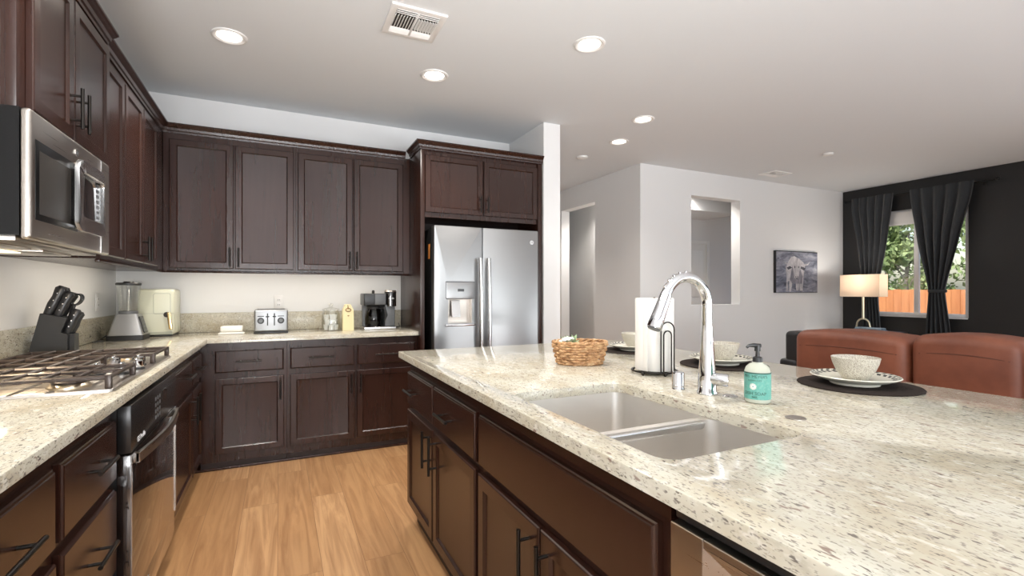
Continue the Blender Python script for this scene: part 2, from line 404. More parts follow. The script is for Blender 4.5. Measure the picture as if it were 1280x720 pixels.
# cabinet faces: u along the run, d outwards from the wall-side plane, z up
def F_left(face): return lambda u, d, z: (face+d, u, z)
def F_back(face): return lambda u, d, z: (u, -face-d, z)
def F_isl(face): return lambda u, d, z: (face-d, u, z)
def fbox(mb, F, u0, u1, d0, d1, z0, z1, bev=0, seg=2):
    a = F(u0, d0, z0); b = F(u1, d1, z1)
    return mb.box(a[0], b[0], a[1], b[1], a[2], b[2], bev, seg)
def panel_front(F, u0, u1, z0, z1, th, stile, drawer=False):
    """shaker door (recessed panel with a bevelled bead) or stepped slab drawer front"""
    u0, u1 = min(u0, u1), max(u0, u1)
    mb = MB(); bm = mb.bm
    def ring(i, d): return [bm.verts.new(F(u, d, z)) for u, z in ((u0+i, z0+i), (u1-i, z0+i), (u1-i, z1-i), (u0+i, z1-i))]
    if drawer: prof = [(0, 0), (0, th-.008), (.004, th-.006), (.006, th-.002), (.009, th)]
    else: prof = [(0, 0), (0, th-.005), (.002, th-.0015), (.005, th), (stile-.007, th), (stile-.004, th-.003), (stile, th-.009), (stile+.003, th-.0095)]
    rs = [ring(i, d) for i, d in prof]
    bm.faces.new(rs[0]); bm.faces.new(rs[-1])
    for a, b in zip(rs[:-1], rs[1:]):
        for k in range(4): bm.faces.new((a[k], a[(k+1) % 4], b[(k+1) % 4], b[k]))
    return mb
def bar_handle(F, u, z, d0, length, vertical, parent, r=.006, off=.033):
    mb = MB(); h = length/2
    e = h+.018
    if vertical:
        mb.cyl(F(u, d0+off, z-e), F(u, d0+off, z+e), r, seg=12)
        for q in (-h+.012, h-.012): mb.cyl(F(u, d0-.004, z+q), F(u, d0+off, z+q), r*.8, seg=10)
    else:
        mb.cyl(F(u-e, d0+off, z), F(u+e, d0+off, z), r, seg=12)
        for q in (-h+.012, h-.012): mb.cyl(F(u+q, d0-.004, z), F(u+q, d0+off, z), r*.8, seg=10)
    return mb.build('handle', M['bronze'], parent)
def door(F, u0, u1, z0, z1, root, hu=None, hz=None, hl=.115, stile=.052, th=.02):
    d = panel_front(F, u0, u1, z0, z1, th, stile).build('door', M['wood'], root, angle=20)
    if hu is not None: bar_handle(F, hu, hz, th, hl, True, d)
    return d
def drawer(F, u0, u1, z0, z1, root, hu=None, hl=.115, hz=None, name='drawer', th=.02):
    d = panel_front(F, u0, u1, z0, z1, th, 0, True).build(name, M['wood'], root, angle=20)
    if hu is not None: bar_handle(F, hu, (z0+z1)/2 if hz is None else hz, th, hl, False, d)
    return d
def crown_prof():   # (out, up)
    return [(0, 0), (.006, 0), (.008, .012), (.014, .018), (.018, .034), (.030, .046), (.033, .052), (.038, .056), (.038, .066), (0, .066)]
def sweep_profile(mb, path, prof, z0, outs):
    """path: xy points; outs: outward mitre vectors at each"""
    bm = mb.bm; rings = []
    for (x, y), (ox, oy) in zip(path, outs):
        rings.append([bm.verts.new((x+o*ox, y+o*oy, z0+h)) for o, h in prof])
    n = len(prof)
    for a, b in zip(rings[:-1], rings[1:]):
        for k in range(n): bm.faces.new((a[k], a[(k+1) % n], b[(k+1) % n], b[k]))
    bm.faces.new(rings[0]); bm.faces.new(rings[-1][::-1])
    return mb

# ------------------------------------------------------------------ room shell
ZC = 2.7475
XW, YS = 8.852, -8.0
struct('floor', MB().box(-.2, XW+.15, YS-.15, 3.7, -.1, 0), M['floor'])
struct('ceiling', MB().box(-.2, XW+.15, YS-.15, 3.7, ZC, ZC+.1), M['ceil'])
struct('wall_back', MB().box(0, 3.213, 0, .14, 0, ZC), M['wall'])
struct('wall_fridge_side', MB().box(3.213, 3.386, -.717, 3.5, 0, ZC, .004), M['wall'])
def wall_xz(x0, x1, z0, z1, holes, y0, y1, m, name):
    struct(name, MB().prism([(x0, z0), (x1, z0), (x1, z1), (x0, z1)], holes, lambda u, v, d: (u, d, v), y0, y1), m)
def wall_yz(y0, y1, z0, z1, holes, x0, x1, m, name):
    struct(name, MB().prism([(y0, z0), (y1, z0), (y1, z1), (y0, z1)], holes, lambda u, v, d: (d, u, v), x0, x1), m)
def rect(a0, a1, b0, b1): return [(a0, b0), (a1, b0), (a1, b1), (a0, b1)]
wall_xz(4.92, XW, 0, ZC, [rect(5.728, 6.601, 1.065, 2.44)], 0, .14, M['wall'], 'wall_living')
wall_yz(YS, .14, 0, ZC, [rect(-6.65, -5.05, .06, 2.1)], -.15, 0, M['wall'], 'wall_left')
wall_yz(.14, 3.5, 0, ZC, [rect(.907, 1.77, .02, 2.445)], 4.92, 5.06, M['wall'], 'wall_hall')
struct('wall_hall_inner', MB().box(5.45, 5.59, .14, 3.5, 0, ZC), M['wall'])
struct('wall_hall_end', MB().box(3.386, 5.45, 3.5, 3.64, 0, ZC), M['wall'])
struct('wall_stair_back', MB().box(5.59, XW, 1.3, 1.44, 0, ZC), M['wall'])
struct('trim_stair_soffit', MB().box(5.59, 7.35, .62, 1.3, 2.40, ZC), M['wall'])
wall_yz(YS, 0, 0, ZC, [rect(-1.50, -.31, .90, 2.365), rect(-7.2, -4.6, .30, 2.30)], XW, XW+.14, M['dark_wall'], 'wall_right')
wall_xz(0, XW, 0, ZC, [rect(1.65, 7.15, .06, 2.3), rect(.2, 1.5, .95, 2.25)], YS-.14, YS, M['wall'], 'wall_front')
def baseboard(name, x0, x1, y0, y1): struct(name, MB().box(x0, x1, y0, y1, 0, .09, .004), M['trim'])
baseboard('baseboard_living', 4.935, 8.84, -.014, 0); baseboard('baseboard_hall', 4.906, 4.92, -.0, .90); baseboard('baseboard_right', XW-.014, XW, -5.0, -.02)
# interior stair door seen through the pass-through
D = MB()
D.box(7.10, 7.385, 1.285, 1.30, 0, 2.0)
o = struct('door_1', D, M['trim'])
cz = MB().box(7.385, 7.445, 1.27, 1.30, 0, 2.06, .004).box(6.55, 7.385, 1.27, 1.30, 2.0, 2.06, .004).box(6.55, 6.61, 1.27, 1.30, 0, 2.0, .004)
q = cz.build('door_casing', M['trim'], o)
MB().box(6.61, 7.10, 1.28, 1.298, .02, 2.0).box(6.70, 7.30, 1.272, 1.29, 1.15, 1.9, .004).box(6.70, 7.30, 1.272, 1.29, .2, 1.0, .004).build('door_panel', M['trim'], o)

# ------------------------------------------------------------------ window with glass
def window(name, F, u0, u1, z0, z1, mull, parent=None, depth=.06):
    """F(u, d, z): d from room side outwards"""
    fr = MB()
    fw = .045
    for a in ((u0, u0+fw, z0, z1), (u1-fw, u1, z0, z1), (u0+fw, u1-fw, z0, z0+fw), (u0+fw, u1-fw, z1-fw, z1)):
        fbox(fr, F, a[0], a[1], .03, .03+depth, a[2], a[3], .004)
    o = fr.build(name, M['vinyl']); o['kind'] = 'structure'
    for k, m_ in enumerate(mull):
        mm = MB(); fbox(mm, F, m_-.028, m_+.028, .035, .08, z0+fw, z1-fw, .004); mm.build('mullion', M['vinyl'], o)
    g = MB(); fbox(g, F, u0+fw, u1-fw, .055, .059, z0+fw, z1-fw); g.build('pane', M['pane'], o, False)
    return o
FR = lambda u, d, z: (XW+d, u, z)
FS = lambda u, d, z: (u, YS-d, z)
w1 = window('window_1', FR, -1.50, -.31, .90, 2.365, [-.93])
sl = MB(); fbox(sl, FR, -1.495, -.315, -.03, .03, .885, .90, .003); sl.build('window_sill', M['vinyl'], w1)
window('window_2', FS, 1.65, 7.15, .06, 2.3, [3.05, 4.4, 5.75])
window('window_3', FR, -7.2, -4.6, .30, 2.30, [-5.9])
window('window_4', FS, .2, 1.5, .95, 2.25, [])  # unseen window added along with the kitchen-side fill light
window('window_5', lambda u, d, z: (-d, u, z), -6.65, -5.05, .06, 2.1, [-5.85])  # unseen side door added to bring light in from the left
rs_ = thing('roller_shade', 'white shade rolled up at the top of the window behind the curtains', 'window shade', (XW, -.9, 2.20))
mb = MB(); fbox(mb, FR, -1.44, -.36, .005, .03, 2.175, 2.34, .004); mb.build('shade_cloth', M['shade_cloth'], rs_)
mb = MB().cyl((XW+.018, -1.44, 2.168), (XW+.018, -.36, 2.168), .012, seg=12); mb.build('bottom_bar', M['vinyl'], rs_)

# ------------------------------------------------------------------ countertops
CT, CB = .914, .882
mb = MB().prism([(0.001, -.001), (0.001, -3.72), (.648, -3.72), (.648, -.648), (2.098, -.648), (2.098, -.001)], [], lambda u, v, d: (u, v, d), CB, CT, .004)
ct = mb.build('perimeter_worktop', M['granite'], None, angle=25)
tag(ct, 'L-shaped cream speckled granite worktop along the left and back walls', 'countertop')
MB().box(0.001, .021, -3.72, -.021, CT, 1.066, .003).build('backsplash', M['granite'], ct)
MB().box(0.001, 2.098, -.021, -.001, CT, 1.066, .003).build('backsplash', M['granite'], ct)

IX, IX2, IY, IYE = 1.664, 3.09, -1.885, -5.05
hole = rrect(1.745, 2.165, -3.80, -3.115, .045, 6)
mb = MB().prism([(IX, IYE), (IX2, IYE), (IX2, IY), (IX, IY)], [hole], lambda u, v, d: (u, v, d), CB, CT, .004)
isl_top = mb.build('island_worktop', M['granite'], None, angle=25)
tag(isl_top, 'broad cream speckled granite island worktop with the sink cut into it', 'countertop')

# ------------------------------------------------------------------ base cabinets, left run (oven in between)
DTOP, DBOT, DRT, DRB = .632, .112, .822, .664
def base_body(F, u0, u1, depth, parent, toe_in=.05, toe_h=.1):
    mb = MB(); fbox(mb, F, u0, u1, -depth, -.001, toe_h, CB-.001)
    o = mb.build('carcass', M['wood'], parent)
    mb = MB(); fbox(mb, F, u0+.001, u1-.001, -depth, -toe_in, 0, toe_h)
    mb.build('toe_kick', M['toe'], parent); return o
FL = F_left(.60)
c = thing('base_cabinet', 'dark wood base cabinet left of the oven nearest the camera, one drawer over a door', 'cabinet', (.3, -3.31, 0))
base_body(FL, -3.70, -3.003, .598, c)
drawer(FL, -3.56, -3.022, DRB-.03, DRT, c, -3.285, hl=.17); door(FL, -3.56, -3.022, DBOT, DTOP-.03, c, -3.075, .50, .14)
c = thing('drawer_cabinet', 'dark wood stack of three drawers directly left of the black oven', 'cabinet', (.3, -2.77, 0))
base_body(FL, -3.001, -2.541, .598, c)
for z0, z1 in ((DRB-.03, DRT), (.345, .605), (DBOT, .325)): drawer(FL, -2.985, -2.556, z0, z1, c, -2.765, hl=.12, hz=(z0+z1)/2+.015)
c = thing('base_cabinet', 'dark wood base cabinet right of the oven, one drawer over a door', 'cabinet', (.3, -1.41, 0))
base_body(FL, -1.765, -1.056, .598, c)
drawer(FL, -1.745, -1.068, DRB, DRT, c, -1.26, hl=.15, hz=.755); door(FL, -1.745, -1.068, DBOT, DTOP, c, -1.11, .53, .13)
c = thing('base_cabinet', 'narrow dark wood base cabinet in the inside corner of the left run', 'cabinet', (.3, -.85, 0))
base_body(FL, -1.054, -.602, .598, c)
drawer(FL, -1.04, -.665, DRB, DRT, c, -.85, hl=.12, hz=.745); door(FL, -1.04, -.665, DBOT, DTOP, c, -.995, .53, .13)

# back run
FB = F_back(.60)
c = thing('base_cabinet', 'dark wood base cabinet at the left of the back wall, single drawer and door', 'cabinet', (.86, -.3, 0))
base_body(FB, .602, 1.136, .598, c, .012, .055)
drawer(FB, .688, 1.116, DRB+.008, DRT+.004, c, .895, hl=.125, hz=.748); door(FB, .688, 1.118, DBOT, DTOP, c, 1.094, .535, .11, .048)
c = thing('base_cabinet', 'dark wood double base cabinet on the back wall beside the fridge surround', 'cabinet', (1.61, -.3, 0))
base_body(FB, 1.138, 2.098, .598, c, .012, .055)
drawer(FB, 1.158, 1.606, DRB+.008, DRT+.004, c, 1.37, hl=.14, hz=.749); drawer(FB, 1.628, 2.078, DRB+.008, DRT+.004, c, 1.846, hl=.135, hz=.746)
door(FB, 1.158, 1.608, DBOT, DTOP, c, 1.582, .535, .11, .048); door(FB, 1.626, 2.078, DBOT, DTOP, c, 1.651, .535, .11, .048)
struct('trim_1', MB().box(.55, 2.10, -.606, -.590, 0, .018, .005).box(.545, .556, -1.055, -.60, 0, .018, .003), M['wood'])

# ------------------------------------------------------------------ wall oven under the cooktop
ov = thing('built_in_oven', 'black glass built-in oven with curved steel handle under the cooktop', 'oven', (.3, -2.15, 0))
O0, O1 = -2.53, -1.775
MB().box(.06, .612, O0, O1, .10, CB-.012).build('oven_body', M['black_steel'], ov)
MB().box(.06, .55, O0, O1, 0, .10).build('toe_kick', M['toe'], ov)
MB().box(.612, .650, O0, O1, .705, .862, .003).build('control_panel', M['black_steel'], ov)
dr = MB().box(.612, .650, O0, O1, .215, .700, .003).build('oven_door', M['oven_glass'], ov)
MB().box(.6495, .6515, O0+.012, O1-.012, .23, .655, .0008).build('door_glass', M['oven_glass'], dr)
for ya in (O0, O1-.006): MB().box(.649, .652, ya, ya+.006, .215, .700).build('edge_trim', M['steel_bar'], dr)
lp = MB().box(.612, .645, O0, O1, .105, .207, .003).build('lower_panel', M['oven_glass'], ov)
MB().cyl((.645, -2.27, .165), (.6475, -2.27, .165), .011, seg=16).build('badge', M['steel_bar'], lp)
ho = [(O0+.03+(O1-O0-.06)*i/16, .666+.024*math.sin(PI*i/16)) for i in range(17)]
hi = [(y, x-.009) for y, x in reversed(ho)]
h = MB().prism(ho+hi, [], lambda u, v, d: (v, u, d), .664, .698, .002)
h.box(.648, .667, O0+.03, O0+.052, .664, .698, .003); h.box(.648, .667, O1-.052, O1-.03, .664, .698, .003)
h.build('handle', M['steel_warm'], dr, angle=25)
cp = bpy.data.objects['control_panel']
FO = F_left(.650)
mb = MB(); fbox(mb, FO, -2.06, -1.98, 0, .0012, .775, .825); mb.build('display', M['black_gloss'], cp)
mb = MB()
for i in range(3):
    for j in range(4): fbox(mb, FO, -2.19+i*.036, -2.172+i*.036, 0, .0010, .735+j*.024, .748+j*.024)
mb.build('buttons', M['grey_plastic'], cp)
text_mb('GE Profile', .026, lambda u, v, d: (.650+d, -2.40+u, .728+v), .0008).build('brand_lettering', M['white_ink'], cp, False)

# ------------------------------------------------------------------ gas cooktop
ck = thing('gas_cooktop', 'stainless gas cooktop with dark iron grates on the left worktop', 'cooktop', (.34, -2.10, CT))
K0, K1, KX0, KX1 = -2.555, -1.645, .085, .612
MB().prism(rrect(KX0, KX1, K0, K1, .02, 4), [], lambda u, v, d: (u, v, d), CT+.0005, CT+.011, .003).build('steel_tray', M['steel_warm'], ck, angle=25)
tz = CT+.011
for (bx, by, br) in ((.21, -2.42, .045), (.475, -2.465, .056), (.25, -2.10, .062), (.21, -1.79, .045), (.47, -1.79, .042)):
    bn = MB().lathe([(0, 0), (br, 0), (br, .006), (br*.85, .014), (br*.5, .016), (0, .016)], (bx, by, tz), 28).build('burner', M['brass_burner'], ck)
    MB().lathe([(0, .016), (br*.8, .016), (br*.82, .021), (br*.72, .025), (0, .026)], (bx, by, tz), 28).build('burner_cap', M['cast_iron'], bn)
gz = tz+.036
for (y0, y1, x0, x1) in ((K0+.012, -2.262, .10, .595), (-2.252, -1.952, .10, .43), (-1.942, K1-.012, .10, .595)):
    g = MB(); r_ = .0075
    for xx in (x0, x1): g.tube([(xx, y0, gz), (xx, y1, gz)], r_, 6)
    for yy in (y0, y1): g.tube([(x0, yy, gz), (x1, yy, gz)], r_, 6)
    n = 6 if x1 > .5 else 4
    for i in range(1, n): g.tube([(x0+(x1-x0)*i/n, y0, gz+.003), (x0+(x1-x0)*i/n, y1, gz+.003)], r_*.9, 6)
    g.tube([(x0, (y0+y1)/2, gz+.001), (x1, (y0+y1)/2, gz+.001)], r_*.9, 6)
    for xx in (x0, x1):
        for yy in (y0, y1): g.box(xx-.009, xx+.009, yy-.009, yy+.009, tz, gz+.007, .003)
    g.build('grate', M['cast_iron'], ck)
for (kx, ky) in ((.555, -2.225), (.555, -1.985), (.475, -2.20), (.475, -2.0), (.575, -2.105)):
    k = MB().lathe([(.026, 0), (.026, .004), (.022, .007), (0, .007)], (kx, ky, tz), 24).build('knob_collar', M['black_plastic'], ck)
    MB().lathe([(.019, .007), (.023, .018), (.023, .034), (.019, .038), (0, .038)], (kx, ky, tz), 24).box(kx-.004, kx+.004, ky-.019, ky+.019, tz+.034, tz+.045, .002).build('knob', M['chrome'], k)

# ------------------------------------------------------------------ upper cabinets
UZ0, UZ1, DZ0, DZ1 = 1.386, 2.375, 1.402, 2.318
UF = .345
FU = F_left(UF); FUB = F_back(UF)
def upper(name, label, F, u0, u1, doors, loc, depth=.343, z0=UZ0, z1=UZ1, dz0=DZ0, dz1=DZ1):
    c = thing(name, label, 'cabinet', loc)
    mb = MB(); fbox(mb, F, u0, u1, -depth, -.001, z0, z1); mb.build('carcass', M['wood'], c)
    for (a, b, hu) in doors: door(F, a, b, dz0, dz1, c, hu, dz0+.085, .105, .05)
    return c
upper('wall_cabinet', 'single-door dark wood wall cabinet just right of the microwave', FU, -1.670, -1.352, [(-1.664, -1.362, None)], (0, -1.54, UZ0))
upper('wall_cabinet', 'double-door dark wood wall cabinet on the left wall ending in the corner', FU, -1.350, -.002, [(-1.341, -.972, -1.005), (-.962, -.60, -.93)], (0, -.7, UZ0))
upper('wall_cabinet', 'left one of the two double-door dark wood wall cabinets on the back wall', FUB, .347, 1.2025, [(.385, .780, .757), (.790, 1.188, .813)], (.77, 0, UZ0))
upper('wall_cabinet', 'right one of the two double-door dark wood wall cabinets, next to the fridge surround', FUB, 1.2045, 2.098, [(1.218, 1.627, 1.604), (1.637, 2.040, 1.66)], (1.65, 0, UZ0))
cr = MB()
sweep_profile(cr, [(UF, -1.6715), (UF, -UF), (2.060, -UF)], crown_prof(), UZ1-.015, [(1, 0), (1, -1), (0, -1)])
tag(cr.build('crown_moulding', M['wood'], None, angle=25), 'dark wood crown moulding running along the tops of the corner wall cabinets', 'moulding')
lr = MB().box(UF-.02, UF-.002, -1.671, -.33, UZ0-.016, UZ0-.0005, .002).box(UF-.02, 2.097, -UF+.002, -.325, UZ0-.016, UZ0-.0005, .002)
tag(lr.build('light_rail', M['wood']), 'thin dark wood rail under the corner wall cabinets', 'moulding')

# added warm fill lights behind the light rail, no fixture there
area('under_cabinet_fill_back', (1.22, -.29, UZ0-.004), (0, .35, -1), 1.6, .03, 3.2, (1, .90, .76))
area('under_cabinet_fill_left', (.29, -1.0, UZ0-.004), (-.35, 0, -1), .03, 1.1, 2.2, (1, .90, .76))
# cabinet over the microwave
MC0, MC1 = -2.515, -1.672
c = thing('wall_cabinet', 'dark wood cabinet above the microwave with two doors and its own crown', 'cabinet', (0, -2.1, 1.79))
FM = F_left(.368)
mb = MB(); fbox(mb, FM, MC0, MC1, -.366, -.001, 1.792, 2.385)
for k in (-.25, -.13): mb.box(.368+k-.003, .368+k+.003, MC0-.003, MC0, 1.792, 2.385, .001)
mb.box(.34, .367, MC0-.004, MC0, 1.792, 2.385, .001)
mb.build('carcass', M['wood'], c)
door(FM, -2.462, -2.128, 1.806, 2.345, c, -2.158, 1.92, .115); door(FM, -2.118, -1.70, 1.806, 2.345, c, -2.085, 1.92, .115)
cr = MB(); sweep_profile(cr, [(.001, MC0), (.368, MC0), (.368, MC1), (.001, MC1)], crown_prof(), 2.376, [(0, -1), (1, -1), (1, 1), (0, 1)])
cr.build('crown', M['wood'], c, angle=25)

# microwave
mw = thing('microwave', 'stainless over-the-range microwave hung under the cabinet above the cooktop', 'microwave', (0, -2.2, 1.39))
W0, W1, WZ0, WZ1 = -2.553, -1.800, 1.392, 1.789
MB().box(.002, .384, W0+.003, W1-.003, WZ0+.012, WZ1).build('case', M['case_black'], mw)
MB().box(.30, .304, W0+.0005, W0+.003, WZ0+.02, WZ1-.01).build('side_seam', M['grey_plastic'], mw)
dr = MB().box(.385, .412, W0, W1, WZ0, WZ1, .011, 4).build('front', M['steel_warm'], mw)
FW = F_left(.412)
mb = MB(); fbox(mb, FW, -2.525, -2.18, -.002, .0012, 1.455, 1.702, .001); wp = mb.build('window', M['case_black'], dr)
mb = MB(); fbox(mb, FW, -2.50, -2.20, .001, .0016, 1.475, 1.672); mb.build('window_mesh', M['window_mesh'], wp)
mb = MB(); fbox(mb, FW, -1.914, -1.911, -.002, .0012, WZ0+.006, WZ1-.006); mb.build('door_seam', M['steel_bar'], dr)
mb = MB(); fbox(mb, FW, -2.243, -2.011, -.002, .024, 1.49, 1.678, .003); cpn = mb.build('control_panel', M['black_gloss'], dr)
mb = MB()
for j in range(8): fbox(mb, FW, -2.055, -2.028, .024, .0246, 1.50+j*.021, 1.511+j*.021)
mb.build('keys', M['grey_plastic'], cpn)
lpn = rrect(1.455, 1.712, -2.268, -1.985, .035, 5)
lpi = rrect(1.502, 1.664, -2.246, -2.010, .015, 5)
hd = MB().prism(lpn, [lpi], lambda z, y, d: (.430+d+.014*(1-((y+2.127)/.142)**2), y, z), 0, .014, .004)
for y in (-2.20, -2.05):
    for z in (1.473, 1.694): hd.box(.410, .446, y-.012, y+.012, z-.010, z+.010, .003)
hd.build('handle', M['steel_bar'], dr)
bd = MB().cyl(FW(-2.19, 0, 1.745), FW(-2.19, .003, 1.745), .015, seg=24).build('badge', M['steel_bar'], dr)
text_mb('GE', .016, lambda u, v, d: (.415+d, -2.19+u, 1.745+v)).build('badge_letters', M['grey_plastic'], bd, False)
mb = MB().box(.01, .37, W0+.02, W1-.02, WZ0-.004, WZ0+.012, .002)
for i in range(2): mb.box(.06, .30, W0+.06+i*.36, W0+.33+i*.36, WZ0-.012, WZ0-.003, .003)
mb.build('vent_underside', M['steel_warm'], mw)
MB().box(.16, .22, -2.28, -2.08, WZ0-.016, WZ0-.011, .001).build('cooktop_lamp', M['warm_lens'], mw)
d = bpy.data.lights.new('cooktop_lamp_light', 'AREA'); d.shape = 'RECTANGLE'; d.size = .2; d.size_y = .06; d.energy = 4.5; d.color = (1, .80, .55)
l = bpy.data.objects.new('cooktop_lamp_light', d); C.objects.link(l); l.parent = mw; l.location = Vector((.19, -2.18, WZ0-.02))-ORG[mw.name]; l.rotation_euler = (0, 0, PI/2)

# ------------------------------------------------------------------ fridge surround, fridge
fs = thing('fridge_surround', 'tall dark wood fridge surround with two doors above the fridge', 'cabinet', (2.65, -.35, 0))
FF = F_back(.68)
MB().box(2.1, 2.134, -.70, -.002, 0, 2.385, .002).build('side_panel', M['wood'], fs)
MB().box(3.165, 3.208, -.70, -.002, 0, 2.385, .002).build('side_panel', M['wood'], fs)
MB().box(2.135, 3.164, -.68, -.002, 1.835, 2.385).build('carcass', M['wood'], fs)
MB().box(2.135, 3.164, -.30, -.02, 1.77, 1.834).build('filler_board', M['wood_in'], fs)
door(FF, 2.140, 2.636, 1.872, 2.335, fs, 2.61, 1.965, .105, .05); door(FF, 2.648, 3.160, 1.872, 2.335, fs, 2.674, 1.965, .105, .05)
cr = MB(); sweep_profile(cr, [(2.1, -.38), (2.1, -.70), (3.208, -.70)], crown_prof(), 2.372, [(-1, 0), (-1, -1), (0, -1)])
cr.build('crown', M['wood'], fs, angle=25)

fg = thing('refrigerator', 'stainless side-by-side refrigerator with ice and water dispenser', 'refrigerator', (2.65, -.4, 0))
X0, XM, X1, FT = 2.181, 2.590, 3.108, 1.757
YF = -.805
MB().box(X0+.006, X1-.006, -.725, -.06, .02, FT-.012, .004).build('fridge_body', M['black_steel'], fg)
MB().box(X0+.02, X1-.02, -.72, -.70, 0, .06).build('base_grille', M['black_plastic'], fg)
dsp = rect(2.290, 2.505, .975, 1.300)
ld = MB().prism(rrect(X0, XM-.003, .065, FT, .008, 3), [dsp], lambda u, v, d: (u, d, v), -.73, YF, .005).build('freezer_door', M['steel'], fg, angle=25)
rd = MB().prism(rrect(XM+.003, X1, .065, FT, .008, 3), [], lambda u, v, d: (u, d, v), -.73, YF, .005).build('fridge_door', M['steel'], fg, angle=25)
for (dd, xx) in ((ld, XM-.035), (rd, XM+.038)):
    pts = [(xx, YF-.038-.022*math.sin(PI*i/20), .56+(1.505-.56)*i/20) for i in range(21)]
    hb = MB().tube(pts, .0185, 16)
    for z in (.585, 1.48): hb.box(xx-.012, xx+.012, YF-.04, YF+.002, z-.02, z+.02, .004)
    hb.build('handle', M['steel_bar'], dd)
dp = MB().box(2.290, 2.505, -.80, -.735, 1.175, 1.300).box(2.290, 2.300, -.80, -.735, .975, 1.175).box(2.495, 2.505, -.80, -.735, .975, 1.175).box(2.29, 2.505, -.742, -.732, .975, 1.175).build('dispenser', M['steel_warm'], ld)
MB().prism(rrect(2.276, 2.518, 1.172, 1.312, .014, 4), [], lambda u, v, d: (u, d, v), YF+.003, YF-.010, .004).build('dispenser_panel', M['steel'], dp, angle=25)
MB().box(2.276, 2.518, YF-.011, YF, 1.306, 1.316, .003).build('dispenser_top_trim', M['grey_plastic'], dp)
MB().box(2.372, 2.426, YF-.0115, YF-.0095, 1.235, 1.256).build('display', M['black_gloss'], dp)
MB().prism(rect(2.335, 2.405, 1.03, 1.165), [], lambda u, v, d: (u, d - (1.165-v)*.18, v), -.77, -.76).build('paddle', M['steel_bar'], dp)
MB().box(2.27, 2.524, YF-.022, -.74, .958, .976, .006).build('drip_tray', M['steel_bar'], dp)
bd = MB().cyl((3.045, YF, 1.655), (3.045, YF-.003, 1.655), .018, seg=24).build('badge', M['steel_bar'], rd)
text_mb('GE', .019, lambda u, v, d: (3.045+u, YF-.003-d, 1.655+v)).build('badge_letters', M['grey_plastic'], bd, False)
MB().box(X0+.003, X0+.0065, -.66, -.62, 1.50, 1.62).build('sticker', M['orange'], fg)

# ------------------------------------------------------------------ island cabinets
FI = F_isl(1.72)
IZ0, IZ1, JZ0, JZ1 = .115, .612, .638, .812
c = thing('island_cabinet', 'far end island cabinet in dark wood, two drawers above two doors', 'cabinet', (2.2, -2.42, 0))
mb = MB(); fbox(mb, FI, -2.928, -1.915, -.88, -.001, .1, CB-.001); mb.build('carcass', M['wood'], c)
mb = MB(); fbox(mb, FI, -2.927, -1.925, -.87, -.035, 0, .1); mb.build('toe_kick', M['toe'], c)
drawer(FI, -2.387, -1.928, JZ0, JZ1, c, -2.06, hl=.13, hz=.722); drawer(FI, -2.912, -2.405, JZ0, JZ1, c, -2.61, hl=.13, hz=.722)
door(FI, -2.387, -1.928, IZ0, IZ1, c, -2.345, .52, .13); door(FI, -2.912, -2.405, IZ0, IZ1, c, -2.452, .52, .13)
c = thing('sink_cabinet', 'island sink cabinet in dark wood, one wide false front above two doors', 'cabinet', (2.2, -3.39, 0))
mb = MB()
for a in ((-3.835, -3.815, -.88, -.001), (-2.950, -2.930, -.88, -.001)): fbox(mb, FI, a[0], a[1], a[2], a[3], .1, CB-.001)
fbox(mb, FI, -3.815, -2.950, -.88, -.86, .1, CB-.001); fbox(mb, FI, -3.815, -2.950, -.86, -.001, .1, .12); fbox(mb, FI, -3.815, -2.950, -.016, -.001, .12, CB-.001)
mb.build('carcass', M['wood'], c)
mb = MB(); fbox(mb, FI, -3.834, -2.931, -.87, -.035, 0, .1); mb.build('toe_kick', M['toe'], c)
drawer(FI, -3.815, -2.945, JZ0, JZ1, c, None, name='false_front')
door(FI, -3.375, -2.945, IZ0, IZ1, c, -3.325, .50, .15); door(FI, -3.815, -3.385, IZ0, IZ1, c, -3.425, .50, .15)
# dishwasher beside the sink
dw = thing('dishwasher', 'stainless dishwasher with pocket handle in the island at the bottom of the view', 'dishwasher', (2.1, -4.15, 0))
G0, G1 = -4.455, -3.855
MB().box(1.74, 2.35, G0, G1, .09, CB-.006).build('tub', M['black_plastic'], dw)
MB().box(1.77, 2.35, G0, G1, 0, .09).build('toe_kick', M['toe'], dw)
dd = MB().box(1.700, 1.738, G0, G1, .10, .700, .003).build('dishwasher_door', M['steel_warm'], dw)
pk = MB()
E0 = .072
pk.box(1.700, 1.738, G1-E0, G1, .701, .836, .002).box(1.700, 1.738, G0, G0+E0, .701, .836, .002).box(1.700, 1.738, G0+E0, G1-E0, .822, .836, .002)
pk.build('control_band', M['steel_warm'], dd, angle=15)
sc = MB()
ya, yb = G0+E0, G1-E0
xi = 1.732
sc.quad((1.700, ya, .822), (1.700, yb, .822), (xi, yb-.06, .775), (xi, ya+.06, .775))
sc.quad((xi, ya+.06, .775), (xi, yb-.06, .775), (xi, yb-.06, .715), (xi, ya+.06, .715))
sc.quad((xi, ya+.06, .715), (xi, yb-.06, .715), (1.700, yb, .701), (1.700, ya, .701))
sc.quad((1.700, yb, .822), (1.700, yb, .701), (xi, yb-.06, .715), (xi, yb-.06, .775))
sc.quad((1.700, ya, .701), (1.700, ya, .822), (xi, ya+.06, .775), (xi, ya+.06, .715))
sc.build('pocket_handle', M['steel_warm'], dd, False)
MB().box(1.712, 1.74, G0, G1, .84, .868, .003).build('top_strip', M['black_plastic'], dw)
c = thing('island_cabinet', 'near end island cabinet in dark wood, plain side past the dishwasher', 'cabinet', (2.2, -4.7, 0))
mb = MB(); fbox(mb, FI, -4.98, -4.475, -.88, -.001, .1, CB-.001); mb.build('carcass', M['wood'], c)
